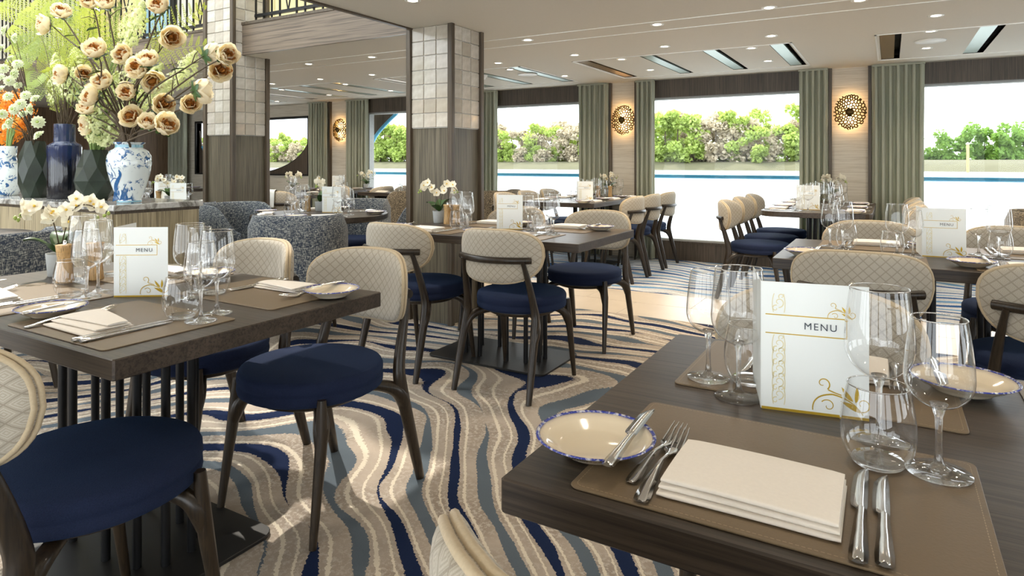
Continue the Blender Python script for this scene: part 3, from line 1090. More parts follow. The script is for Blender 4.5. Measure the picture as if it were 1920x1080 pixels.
# ------------------------------------------------------------------ outside
def build_outside():
    structure('water', MB().box(-700, 9.4, -0.62, 500, 154, -0.6), 'river_water')
    rows = []
    r = random.Random(4)
    for i in range(141):
        x = -700 + 1200 * i / 140
        e = r.uniform(-2, 2)
        rows.append([(x, 149 + e, -0.7), (x, 152 + e, 0.5), (x, 156 + e, 1.3), (x, 175, 1.8), (x, 240, 2.0)])
    structure('ground_bank', MB().grid(rows), 'bank_sand')
    p = empty('outside_railing', (0, 8.3, 0))
    tag(p, 'blue tubular deck railing running past all the windows', 'railing')
    obj('rail_pipe', MB().tube([(-12, 0, .972), (6, 0, .972)], .024, 12), 'blue_rail', p)
    structure('deck', MB().box(-13, 7.7, -0.2, 6, 8.45, -0.05), 'white_wall')
    for x in (-5.36, -0.36, 2.2):
        obj('rail_post', MB().tube([(x, .03, -.05), (x, .03, .96)], .018, 8), 'blue_rail', p)

    kinds = (('crown_a', 13.0, 4.0, 'pale green leafy tree'), ('crown_b', 12.0, 3.8, 'pinkish brown budding tree'), ('crown_c', 10.0, 5.0, 'dense dark green rounded tree'))

    def tree(kind, seed):
        mat, hh, ww, _ = kinds[kind]

        def make():
            r = random.Random(seed)
            o = empty('tree')
            blobs = []
            for k in range(15):
                z = hh * (r.uniform(.04, .3) if k < 4 else r.uniform(.15, .88))
                q = ww * (1 - abs(z / hh - .5) * 1.1) * r.random() ** .6
                a = r.uniform(0, 2 * PI)
                blobs.append((q * math.cos(a), q * math.sin(a), z, r.uniform(1.1, 2.0)))
            m = MB()
            for (bx, by, bz, br) in blobs:
                for _ in range(120):
                    d = Vector((r.gauss(0, 1), r.gauss(0, 1), r.gauss(0, 1))).normalized() * br * r.uniform(.55, 1.08)
                    c = Vector((bx, by, bz)) + Vector((d.x, d.y, d.z * .9))
                    u = Vector((r.gauss(0, 1), r.gauss(0, 1), r.gauss(0, 1))).normalized()
                    v2 = u.cross(Vector((r.gauss(0, 1), r.gauss(0, 1), r.gauss(0, 1)))).normalized()
                    sz = r.uniform(.26, .60)
                    m.add([c - u * sz, c + v2 * sz * .7, c + u * sz, c - v2 * sz * .7], [(0, 1, 2, 3)])
            obj('foliage', m, mat, o)
            t = MB()
            t.tube([(0, 0, 0), (.1, .05, hh * .35), (-.05, .1, hh * .8)], [.22, .17, .05], 6)
            for k in range(4):
                bx, by, bz, _b = blobs[k]
                t.tube([(.1, .05, hh * (.2 + .08 * k)), (bx, by, bz)], [.1, .03], 5)
            obj('trunk', t, 'bark', o)
            return o
        return make
    r = random.Random(12)
    groups = ((-238, -172, 'through half-round window'), (-152, -112, 'through far window'), (-112, -60, 'through window past middle pillar'), (-60, -4, 'through widest clear window'))
    for x0, x1, wh in groups:
        x = x0
        while x < x1:
            y = 157 + r.uniform(0, 4)
            k = r.choice((0, 0, 0, 1, 1))
            sc = r.uniform(.70, 1.08) * (0.74 if x < -160 else 1.0)
            o = place(f'tree{k}{r.randrange(3)}', tree(k, 20 + k * 5 + r.randrange(100)), (x, y, 1.2), r.uniform(0, 6.28), kinds[k][3] + ' in the front rank', wh, 'tree', 'trees along the far bank')
            o.scale = (sc * 1.1, sc * 1.1, sc)
            if r.random() < .9:
                k2 = r.choice((0, 1, 1))
                o = place(f'tree{k2}{r.randrange(3)}', tree(k2, 40 + r.randrange(100)), (x + 1.6, y + 10, 1.2), r.uniform(0, 6.28), kinds[k2][3] + ' in the rear rank', wh, 'tree', 'trees along the far bank')
                s2 = sc * r.uniform(.95, 1.25)
                o.scale = (s2, s2, s2)
            x += r.uniform(2.6, 4.0)
    for i in range(10):
        x = 3 + i * 3.8 + r.uniform(-1, 1)
        s = .62 + .09 * min(i, 4)
        o = place('tree2%d' % (i % 2), tree(2, 60 + i % 2), (x, 185 + r.uniform(-6, 6), .6), r.uniform(0, 6.28), kinds[2][3], 'through window after widest curtain', 'tree', 'bushy trees beyond the near window')
        o.scale = (s, s, s)
    m = empty('mooring_post', (12.0, 140, -0.8))
    tag(m, 'thin wooden mooring post standing in the river', 'post')
    obj('post_shaft', MB().tube([(0, 0, 0), (0, 0, 5.2)], .22, 8), 'mill_wood', m)
    obj('post_cap', MB().lathe([(.3, 5.2), (.3, 5.35), (0, 5.6)], 8), 'white_trim', m)


# ------------------------------------------------------------------ furniture
TT = 0.75


def dining_chair():
    o = empty('dining_chair')
    # round two-layer seat
    R = 0.232
    R = 0.238
    prof = [(0, .396), (R - .012, .396), (R - .002, .402), (R, .412), (R - .001, .426), (R - .005, .431), (R - .001, .436), (R, .446), (R - .001, .460), (R - .007, .470), (R - .020, .4755), (R * .5, .479), (0, .480)]
    _unused = [(0, .398), (R - .02, .398), (R - .004, .404), (R, .414), (R - .003, .424), (R - .006, .427), (R - .002, .430), (R, .440), (R - .002, .456), (R - .012, .470), (R - .035, .477), (R * .5, .482), (0, .483)]
    obj('seat', MB().lathe(prof, 40), 'navy_cloth', o)
    # curved pillowed backrest
    a, b, zc, T = 0.236, 0.130, 0.692, 0.021
    nA = 44

    def outline(s, ang):
        c, q = math.cos(ang), math.sin(ang)
        e = 2 / 3.1
        x = a * s * math.copysign(abs(c) ** e, c)
        z = b * s * math.copysign(abs(q) ** e, q)
        x *= 1 - 0.10 * max(0, -z / b)
        return x, z

    def surf(x, z, off):
        y = -0.312 + 2.0 * x * x - 0.05 * z
        return (x, y + off, zc + z)
    rows_f, rows_b = [], []
    for s in (0.0005, .3, .55, .75, .88, .95, .985, 1.0):
        th = T * (1 - s ** 9) ** .5 + .009
        rf, rb = [], []
        for i in range(nA):
            x, z = outline(s, 2 * PI * i / nA)
            rf.append(surf(x, z, th))
            rb.append(surf(x, z, -th))
        rows_f.append(rf)
        rows_b.append(rb)
    m = MB()
    m.grid([list(reversed(q)) for q in rows_f], wrap=True)
    m.grid(rows_b, wrap=True)
    m.grid([rows_b[-1], rows_f[-1]], wrap=True)
    obj('backrest', m, 'diamond_cloth', o)
    edge = [surf(*outline(1.0, 2 * PI * i / nA), 0.0) for i in range(nA)]
    rim = MB()
    for off in (-.0165, .0165):
        rim.tube([surf(*outline(1.0, 2 * PI * i / nA), off * .45) for i in range(nA)], .0058, 8, closed=True)
    obj('piping', rim, 'piping_cloth', o)
    # wooden frame
    rail = [(x, -0.347 + 1.9 * x * x, .678) for x in [-.205 + .41 * i / 12 for i in range(13)]]
    obj('back_rail', MB().tube(rail, .0165, 10, flat=(.80, 1.0)), 'chair_wood', o)
    for s in (-1, 1):
        lm = MB()
        lm.tube(smooth_path([(s * .216, -.315, 0), (s * .210, -.268, .18), (s * .203, -.222, .36), (s * .195, -.222, .44), (s * .183, -.262, .58), (s * .172, -.296, .675)], 4), [.0125 + .0105 * math.sin(PI * min(1, i / 20 + .08)) for i in range(21)], 9, flat=(.85, 1.15))
        lm.tube(smooth_path([(s * .208, -.250, .26), (s * .198, -.210, .345), (s * .160, -.150, .377), (s * .10, -.09, .383)], 4), [.016, .02, .024, .026, .026, .025, .023, .021, .02, .02, .019, .018, .018], 8)
        obj('leg', lm, 'chair_wood', o)
        lm = MB()
        lm.tube(smooth_path([(s * .216, .195, 0), (s * .211, .172, .16), (s * .206, .152, .30), (s * .200, .144, .425)], 4), [.0115, .0125, .0135, .0145, .0155, .0165, .0175, .0185, .019, .0185, .017, .0155, .014], 9)
        lm.tube(smooth_path([(s * .207, .156, .27), (s * .192, .138, .345), (s * .150, .105, .377), (s * .09, .06, .383)], 4), [.015, .018, .022, .025, .025, .024, .022, .021, .02, .02, .019, .018, .018], 8)
        obj('leg', lm, 'chair_wood', o)
    ap = MB()
    ap.tube([(.165 * math.cos(2 * PI * i / 28), .165 * math.sin(2 * PI * i / 28), .382) for i in range(28)], .017, 8, closed=True)
    obj('seat_frame', ap, 'chair_wood', o)
    return o


def tub_chair_of(mat):
    def make():
        o = empty('tub_chair')
        out, inn = [], []
        nA, nZ = 41, 9
        for k in range(nA):
            t = -1 + 2 * k / (nA - 1)
            an = -PI / 2 + t * 2.45
            e_ = max(0, min(1, (abs(t) - .60) / .40))
            top = 0.80 - .22 * e_ * e_ * (3 - 2 * e_)
            ro, ri = [], []
            ex = 0.30 + .015 * abs(t)
            ey = 0.285
            c, s = math.cos(an), math.sin(an)
            sq = lambda v: math.copysign(abs(v) ** .70, v)
            for j in range(nZ):
                q = j / (nZ - 1)
                z = 0.30 + (top - 0.30) * q
                bulge = 0.90 + .10 * math.sin(PI * min(.5, .16 + q * .6))
                rnd = 0.024 * max(0, (q - .84) / .16) ** 2
                ro.append((sq(c) * (ex * bulge - rnd), sq(s) * (ey * bulge - rnd), z))
                ri.append((sq(c) * ((ex - .058) * bulge + rnd), sq(s) * ((ey - .058) * bulge + rnd), z))
            out.append(ro)
            inn.append(ri)
        m = MB()
        m.grid([o_ + [((a[0] + b[0]) / 2, (a[1] + b[1]) / 2, a[2] + .014) for a, b in [(o_[-1], i_[-1])]] + list(reversed(i_)) for o_, i_ in zip(out, inn)])
        for q in (0, -1):
            col = out[q] + list(reversed(inn[q]))
            m.add(col, [tuple(range(len(col)))], False)
        obj('shell', m, mat, o)
        seat = rrect(-.235, -.20, .235, .25, .16, 6)
        obj('seat', MB().prism(seat, .36, .475, .03, smooth=True), 'navy_cloth', o)
        obj('seat_base', MB().prism(rrect(-.22, -.19, .22, .22, .15, 5), .30, .36, .005), 'chair_wood', o)
        for sx in (-1, 1):
            for y0, y1 in ((-.15, -.20), (.15, .20)):
                obj('leg', MB().tube([(sx * .17, y0, .33), (sx * .20, y1, 0)], [.022, .013], 8), 'chair_wood', o)
        return o
    return make


def table_of(name, wx, wy, mat, corner, ring=True, thick=0.045):
    def make():
        o = empty('dining_table')
        obj('tabletop', MB().prism(rrect(-wx / 2, -wy / 2, wx / 2, wy / 2, corner, 6 if corner > .02 else 1), TT - thick, TT, .0025), mat, o)
        bx, by = (0.39, 0.24) if wx >= wy else (0.24, 0.39)
        obj('base_plate', MB().prism(rrect(-bx, -by, bx, by, .05, 5), 0.001, 0.013, .002), 'black_plate', o)
        rx, ry = (0.27, .115) if wx >= wy else (.115, .27)
        me = MB().tube([(0, 0, 0.012), (0, 0, TT - thick)], .0125, 10).mesh('rod', 'black_metal')
        for i in range(12):
            a = 2 * PI * (i + .5) / 12
            obj('rod', me, None, o, (rx * math.copysign(abs(math.cos(a)) ** .8, math.cos(a)), ry * math.copysign(abs(math.sin(a)) ** .8, math.sin(a)), 0))
        obj('mounting_plate', MB().prism(rrect(-bx * .8, -by * .8, bx * .8, by * .8, .03, 3), TT - thick - .012, TT - thick), 'black_plate', o)
        return o
    return make


def round_table():
    o = empty('round_table')
    obj('tabletop', MB().lathe([(0, TT - .045), (.50, TT - .045), (.52, TT - .035), (.52, TT - .004), (.516, TT), (0, TT)], 56, smooth=False), 'table_wood', o)
    obj('base_plate', MB().lathe([(0, .001), (.30, .001), (.30, .012), (0, .013)], 40, smooth=False), 'black_plate', o)
    me = MB().tube([(0, 0, 0.012), (0, 0, TT - .045)], .0125, 10).mesh('rod', 'black_metal')
    for i in range(10):
        a = 2 * PI * i / 10
        obj('rod', me, None, o, (.15 * math.cos(a), .15 * math.sin(a), 0))
    return o


# ------------------------------------------------------------------ tableware
def glass_of(name, H, stem, Rb, Rr, zb, Rf):
    def make():
        o = empty(name)
        n = 32
        bowl = []
        h0 = stem
        for k in range(19):
            t = k / 18
            z = h0 + (H - h0) * t
            tb = (zb - h0) / (H - h0)
            if t < tb:
                q = t / tb
                r = Rb * math.sin(PI / 2 * q ** .62) ** 0.95 if q > 0 else 0.004
            else:
                q = (t - tb) / (1 - tb)
                r = Rb + (Rr - Rb) * (q ** 1.6)
            bowl.append((max(r, .004), z))
        obj('bowl', MB().lathe(bowl, n), 'bowl_glass', o)
        obj('rim', MB().tube([(Rr * math.cos(2 * PI * i / n), Rr * math.sin(2 * PI * i / n), H) for i in range(n)], .0010, 5, closed=True), 'solid_glass', o)
        st = [(0, 0.0005), (Rf, .0005), (Rf + .0008, .0016), (Rf, .003), (Rf * .6, .0045), (Rf * .28, .008), (.0060, .014), (.0042, .028), (.0038, stem * .6), (.0045, stem - .010), (.0085, stem + .003), (.0105, stem + .0075), (.006, stem + .0045), (0, stem + .003)]
        obj('stem', MB().lathe(st, 24), 'solid_glass', o, fix=True)
        return o
    return make


def tumbler():
    o = empty('water_tumbler')
    H, n = .105, 32
    w_ = [(0.0305, .004), (.0385, .014), (.0435, .028), (.0452, .042), (.0448, .058), (.0425, .076), (.0392, .092), (.0362, H)]
    obj('body', MB().lathe(w_, n), 'bowl_glass', o)
    obj('foot', MB().lathe([(0, 0.0005), (.026, .0005), (.0295, .0022), (.0325, .0062), (.030, .0095), (.02, .0085), (0, .008)], 28), 'solid_glass', o, fix=True)
    obj('rim', MB().tube([(.0362 * math.cos(2 * PI * i / n), .0362 * math.sin(2 * PI * i / n), H) for i in range(n)], .0010, 5, closed=True), 'solid_glass', o)
    return o


def side_plate():
    o = empty('side_plate')
    obj('dish', MB().lathe([(0, .002), (.030, .001), (.045, .001), (.047, .004), (.066, .013), (.079, .0215), (.0810, .0225), (.0795, .0240), (.066, .0165), (.052, .0085), (.047, .0065), (0, .006)], 48), 'ceramic', o)
    obj('rim_band', MB().lathe([(.0782, .02145), (.0806, .0222), (.0824, .0236), (.0806, .0252), (.0768, .0236), (.0782, .02145)], 48), 'cobalt_rim', o)
    return o


def flat_profile(pts_w, zarch, th, n=1):
    """Flat cutlery: (position along, left x, right x) stations swept into a thin solid with arched height."""
    m = MB()
    rows = []
    for y, xl, xr in pts_w:
        z = zarch(y)
        c = (xl + xr) / 2
        rows.append([(xl, y, z), (c, y, z + th * 1.25), (xr, y, z), (c, y, z - th * .2)])
    m.grid(rows, wrap=True)
    m.add(rows[0], [(0, 1, 2, 3)])
    m.add(rows[-1], [(3, 2, 1, 0)])
    return m


def handle_stations(w0, w1, L):
    return [(0, -w0 * .55, w0 * .55), (.004, -w0 * .9, w0 * .9), (.012, -w0, w0), (L * .35, -w0 * .8, w0 * .8), (L * .75, -w1, w1), (L, -w1, w1)]


def fork_of(L):
    def make():
        o = empty('fork')
        k = L / .205
        za = lambda y: .003 + .010 * k * math.sin(PI * min(1, y / (L * .76))) ** 2 * (1 if y < L * .76 else 0) + (0.010 * ((y - L * .76) / (L * .24)) * (1 - .0) if y > L * .76 else 0)
        obj('handle', flat_profile(handle_stations(.0095 * k, .0032, L * .60), za, .0022), 'steel', o)
        hd = [(L * .60, -.0032, .0032), (L * .66, -.0062, .0062), (L * .70, -.0105, .0105), (L * .745, -.0118, .0118)]
        obj('head', flat_profile(hd, za, .0016), 'steel', o)
        for i in range(4):
            x = -.0102 + .0068 * i
            tn = [(L * .742, x - .0017, x + .0017), (L * .85, x - .0016, x + .0016), (L * .95, x - .0013, x + .0013), (L, x * .95 - .0005, x * .95 + .0005)]
            obj('tine', flat_profile(tn, za, .0016), 'steel', o)
        return o
    return make


def knife_of(L):
    def make():
        o = empty('knife')
        za = lambda y: .0035
        obj('handle', flat_profile([(0, -.006, .006), (.003, -.0085, .0085), (.02, -.0092, .0092), (L * .25, -.0075, .0075), (L * .45, -.0058, .0058), (L * .50, -.0060, .0060)], za, .0045), 'steel', o)
        bl = [(L * .50, -.0050, .0058), (L * .525, -.0105, .0062), (L * .56, -.0118, .0063), (L * .75, -.0116, .0062), (L * .88, -.0102, .0060), (L * .96, -.0052, .0056), (L, .0035, .0050)]
        obj('blade', flat_profile(bl, za, .0014), 'steel', o)
        return o
    return make


def placemat():
    o = empty('placemat')
    W, D = .440, .325
    obj('mat', MB().prism(rrect(-W / 2, -D / 2, W / 2, D / 2, .012, 4), 0, .0028, .0008), 'leather', o)
    st = MB()
    per = rrect(-W / 2 + .007, -D / 2 + .007, W / 2 - .007, D / 2 - .007, .008, 3)
    for i in range(len(per)):
        a, b = Vector(per[i]), Vector(per[(i + 1) % len(per)])
        L = (b - a).length
        n = max(1, int(L / .006))
        d = (b - a) / n
        nn = Vector((-d.y, d.x)).normalized() * .0005
        for k in range(n):
            p, q = a + d * (k + .15), a + d * (k + .8)
            st.add([(p.x - nn.x, p.y - nn.y, .0030), (q.x - nn.x, q.y - nn.y, .0030), (q.x + nn.x, q.y + nn.y, .0030), (p.x + nn.x, p.y + nn.y, .0030)], [(0, 1, 2, 3)])
    so = obj('stitching', st, 'stitch', o, kind='stuff')
    return o


def napkin_of(style):
    def make():
        o = empty('napkin')
        W, D = .196, .138
        h = .0058
        for k in range(3):
            m = MB()
            y0 = -D / 2 + (.004 * k if not style else .006 + .017 * k)
            y1 = D / 2 - (.001 + .003 * (2 - k) if not style else .010 * (2 - k))
            x0, x1 = -W / 2 + .0012 * k, W / 2 - .0012 * k
            nx = 14
            rows = []
            for i in range(nx + 1):
                t = i / nx
                x = x0 + (x1 - x0) * t
                zb = h * k + .0003 + (.0012 * k * math.sin(2.4 * t + .6))
                yy0 = y0 + (.010 * k * t if style else .0015 * math.sin(3 * t + k))
                yy1 = y1 - (.016 * k * t if style else .0015 * math.cos(2.3 * t + 2 * k))
                e = .5 if i in (0, nx) else 1.0
                hh = h * (1.0 if i not in (0, nx) else .55)
                r = hh / 2
                sec = []
                for a_ in range(7):
                    an = PI / 2 + PI * a_ / 6
                    sec.append((x, yy0 + r + r * math.cos(an) * 1.3, zb + h / 2 + r * math.sin(an)))
                for q in (.25, .5, .75):
                    sec.append((x, yy0 + (yy1 - yy0) * q, zb + h / 2 - r))
                for a_ in range(7):
                    an = -PI / 2 + PI * a_ / 6
                    sec.append((x, yy1 - r + r * math.cos(an) * 1.1, zb + h / 2 + r * math.sin(an)))
                for q in (.75, .5, .25):
                    sec.append((x, yy0 + (yy1 - yy0) * q, zb + h / 2 + r + .0016 * math.sin(PI * q) * (1 if k == 2 else 0)))
                rows.append(sec)
            m.grid(rows, wrap=True)
            m.add(rows[0], [tuple(range(len(rows[0])))])
            m.add(rows[-1], [tuple(range(len(rows[-1]) - 1, -1, -1))])
            obj('fold', m, 'napkin_cloth', o)
        return o
    return make


def ribbon(mb, pts, w0, w1, y=-.0008):
    pts = [Vector((p[0], p[1])) for p in pts]
    n = len(pts)
    vs = []
    for i, p in enumerate(pts):
        d = (pts[min(i + 1, n - 1)] - pts[max(i - 1, 0)]).normalized()
        k = i / (n - 1)
        wd = (w0 + (w1 - w0) * k) / 2
        nn = Vector((-d.y, d.x)) * wd
        vs += [(p.x + nn.x, y, p.y + nn.y), (p.x - nn.x, y, p.y - nn.y)]
    mb.add(vs, [(2 * i, 2 * i + 1, 2 * i + 3, 2 * i + 2) for i in range(n - 1)])


def spiral(c, r0, r1, a0, a1, n=22):
    return [(c[0] + (r0 + (r1 - r0) * i / n) * math.cos(a0 + (a1 - a0) * i / n), c[1] + (r0 + (r1 - r0) * i / n) * math.sin(a0 + (a1 - a0) * i / n)) for i in range(n + 1)]


def bez(a, b, c, n=12):
    return [((1 - t) ** 2 * a[0] + 2 * t * (1 - t) * b[0] + t * t * c[0], (1 - t) ** 2 * a[1] + 2 * t * (1 - t) * b[1] + t * t * c[1]) for t in [i / n for i in range(n + 1)]]


def leaf_shape(mb, a, b, wd, y=-.0009):
    a, b = Vector(a), Vector(b)
    d = b - a
    nn = Vector((-d.y, d.x)).normalized() * wd
    L, R = [], []
    for i in range(9):
        t = i / 8
        p = a + d * t
        k = math.sin(PI * t ** .8)
        L.append(p + nn * k)
        R.append(p - nn * k * .45)
    vs = [(p.x, y, p.y) for p in L] + [(p.x, y, p.y) for p in R]
    mb.add(vs, [(i, i + 1, 9 + i + 1, 9 + i) for i in range(8)])


def flourish(mb, ox, oz, s):
    P = lambda x, z: (ox + x * s, oz + z * s)
    ribbon(mb, bez(P(-.40, .02), P(-.42, .32), P(-.05, .36)), .020 * s, .030 * s)
    ribbon(mb, bez(P(-.05, .36), P(.30, .30), P(.46, .03)), .030 * s, .016 * s)
    ribbon(mb, spiral(P(-.22, .55), .13 * s, .03 * s, -.9, 5.0), .024 * s, .012 * s)
    ribbon(mb, bez(P(-.13, .44), P(-.05, .40), P(.10, .36)), .024 * s, .02 * s)
    ribbon(mb, spiral(P(-.13, .13), .13 * s, .03 * s, 2.6, -3.2), .020 * s, .012 * s)
    ribbon(mb, spiral(P(.46, .22), .15 * s, .04 * s, -2.0, 3.9), .024 * s, .012 * s)
    leaf_shape(mb, P(.30, .26), P(.10, .52), .055 * s)
    leaf_shape(mb, P(.34, .24), P(.36, .55), -.055 * s)
    leaf_shape(mb, P(.42, .06), P(.08, .25), -.065 * s)


def menu_of(angle):
    def make():
        o = empty('menu_card')
        W, Hh, t = .155, .207, .0011
        obj('front_cover', MB().box(0, 0, 0, W, t, Hh), 'card_paper', o)
        bk = MB().box(0, 0, 0, W, t, Hh)
        bk.xform(Matrix.Translation((0, .0015, 0)) @ Matrix.Rotation(angle, 4, 'Z'))
        obj('back_cover', bk, 'card_paper', o)
        inner = MB().box(.002, .0012, .002, W - .004, .0016, Hh - .003)
        obj('inner_page', inner, 'card_back', o)
        e = MB().box(0, -.0006, 0, W, 0, .0042)
        obj('gold_edge', e, 'gold_ink', o)
        g = MB()
        zt, zb = Hh * .745, Hh * .60
        ribbon(g, [(.006, zt), (W * .80, zt)], .0016, .0016)
        ribbon(g, [(.006, zb), (W * .80, zb)], .0016, .0016)
        ribbon(g, [(W * .80, zb - .0006), (W * .80, zt + .0006)], .0014, .0014)
        obj('frame_line', g, 'gold_ink', o)
        f = MB()
        flourish(f, W * .70, .006, .082)
        flourish(f, W * .73, zt - .001, .040)
        obj('flourish', f, 'gold_ink', o, kind='stuff')
        sc = MB()
        for z0, z1 in ((.010, zb - .004), (zt + .004, Hh - .003)):
            z = z0
            while z + .030 < z1 + .004:
                ribbon(sc, spiral((.026, z + .016), .0085, .002, -1.6, 4.4), .0016, .001, -.0007)
                ribbon(sc, spiral((.021, z + .006), .0055, .0015, 1.2, 6.6), .0015, .001, -.0007)
                ribbon(sc, spiral((.030, z + .026), .0045, .0015, 3.9, -1.8), .0014, .001, -.0007)
                ribbon(sc, bez((.018, z), (.014, z + .014), (.019, z + .030), 8), .0011, .0011, -.0007)
                ribbon(sc, bez((.034, z), (.037, z + .015), (.033, z + .030), 8), .0011, .0011, -.0007)
                z += .0205
        obj('scroll_border', sc, 'pale_gold_ink', o, kind='stuff')
        cu = bpy.data.curves.new('lettering', 'FONT')
        cu.body = 'MENU'
        cu.size = .0155
        cu.space_character = 1.22
        cu.align_x = 'RIGHT'
        cu.extrude = .0001
        to = bpy.data.objects.new('lettering', cu)
        COL.objects.link(to)
        bpy.context.view_layer.update()
        me = bpy.data.meshes.new_from_object(to.evaluated_get(bpy.context.evaluated_depsgraph_get()))
        bpy.data.objects.remove(to)
        me.materials.clear()
        me.materials.append(M['dark_ink'])
        obj('lettering', me, None, o, (W * .715, -.0009, (zt + zb) / 2 - .0052), (PI / 2, 0, 0))
        return o
    return make


def pepper_mill():
    o = empty('pepper_mill')
    obj('body', MB().lathe([(0, 0), (.026, 0), (.0262, .004), (.0225, .05), (.0215, .082), (.0245, .098)], 24), 'mill_wood', o)
    obj('head', MB().lathe([(.0243, .0985), (.0236, .100), (.0245, .1015), (.0272, .124), (.0268, .1265), (0, .127)], 24), 'mill_wood', o)
    obj('knob', MB().lathe([(.0055, .127), (.0055, .139), (.0045, .1405), (0, .141)], 14), 'steel', o)
    return o


def orchid_of(seed, big=1.0):
    def make():
        r = random.Random(seed)
        o = empty('potted_orchid')
        obj('pot', MB().lathe([(0, 0), (.036, 0), (.038, .004), (.044, .078), (.044, .08), (.040, .08), (.039, .066), (0, .065)], 24, smooth=True), 'pot_grey', o)
        obj('soil', MB().lathe([(.039, .066), (.02, .072), (0, .073)], 14), 'pot_soil', o)
        for k in range(4):
            a = k * 1.7 + r.uniform(-.3, .3)
            rows = []
            for i in range(8):
                t = i / 7
                d = .105 * t * big
                z = .072 + .085 * math.sin(t * 1.9) * (1 - .15 * k)
                wd = .034 * math.sin(PI * (t * .93 + .05)) ** .7
                c, s = math.cos(a), math.sin(a)
                rows.append([(c * d - s * wd, s * d + c * wd, z + .008), (c * d, s * d, z), (c * d + s * wd, s * d - c * wd, z + .008)])
            obj('leaf', MB().grid(rows), 'leaf_green', o)
        fm = MB()
        for k in range(5):
            an = k * 2 * PI / 5 + .3
            L, wd = (.033, .014) if k % 2 else (.030, .019)
            rows = []
            for u in range(5):
                t = u / 4
                w2 = wd * math.sin(PI * (t * .88 + .08))
                d = L * t
                z = .010 * t * t - .004
                c, s = math.cos(an), math.sin(an)
                rows.append([(c * d - s * w2, s * d + c * w2, z), (c * d, s * d, z + .002), (c * d + s * w2, s * d - c * w2, z)])
            fm.grid(rows)
        fl = fm.mesh('blossom', 'orchid_white')
        ce = MB().lathe([(0, -.002), (.0045, 0), (.004, .006), (0, .009)], 8).mesh('blossom_center', 'orchid_yellow')
        for sgn in (-1, 1):
            a = r.uniform(-.4, .4) + (0 if sgn > 0 else PI)
            top = .235 * big
            path = smooth_path([(0, 0, .07), (.012 * math.cos(a), .012 * math.sin(a), .15), (.04 * math.cos(a), .04 * math.sin(a), top), (.085 * math.cos(a), .085 * math.sin(a), top + .012), (.125 * math.cos(a), .125 * math.sin(a), top - .02)], 5)
            so = obj('stem', MB().tube(path, .0022, 6), 'stem_brown', o)
            for i in range(7):
                p = path[int(8 + i * 1.75)]
                q = Vector((p.x + r.uniform(-.022, .022), p.y + r.uniform(-.03, .012), p.z + r.uniform(-.018, .022)))
                bo = obj('blossom', fl, None, o, q, (PI / 2 - .35 + r.uniform(-.4, .4), r.uniform(-.4, .4), TH + r.uniform(-.9, .9)))
                obj('blossom_center', ce, None, bo)
            for i in range(3):
                p = path[-1] + Vector((r.uniform(-.02, .03) * sgn, r.uniform(-.01, .01), -.008 * i))
                obj('bud', MB().lathe([(0, -.009), (.006, -.003), (.0065, .003), (0, .010)], 8), 'bud_green', o, p)
    return make


def pepper_mill():
    o = empty('pepper_mill')
    obj('body', MB().lathe([(0, 0), (.026, 0), (.0262, .004), (.0225, .05), (.0215, .082), (.0245, .098)], 24), 'mill_wood', o)
    obj('head', MB().lathe([(.0243, .0985), (.0236, .100), (.0245, .1015), (.0272, .124), (.0268, .1265), (0, .127)], 24), 'mill_wood', o)
    obj('knob', MB().lathe([(.0055, .127), (.0055, .139), (.0045, .1405), (0, .141)], 14), 'steel', o)
    return o


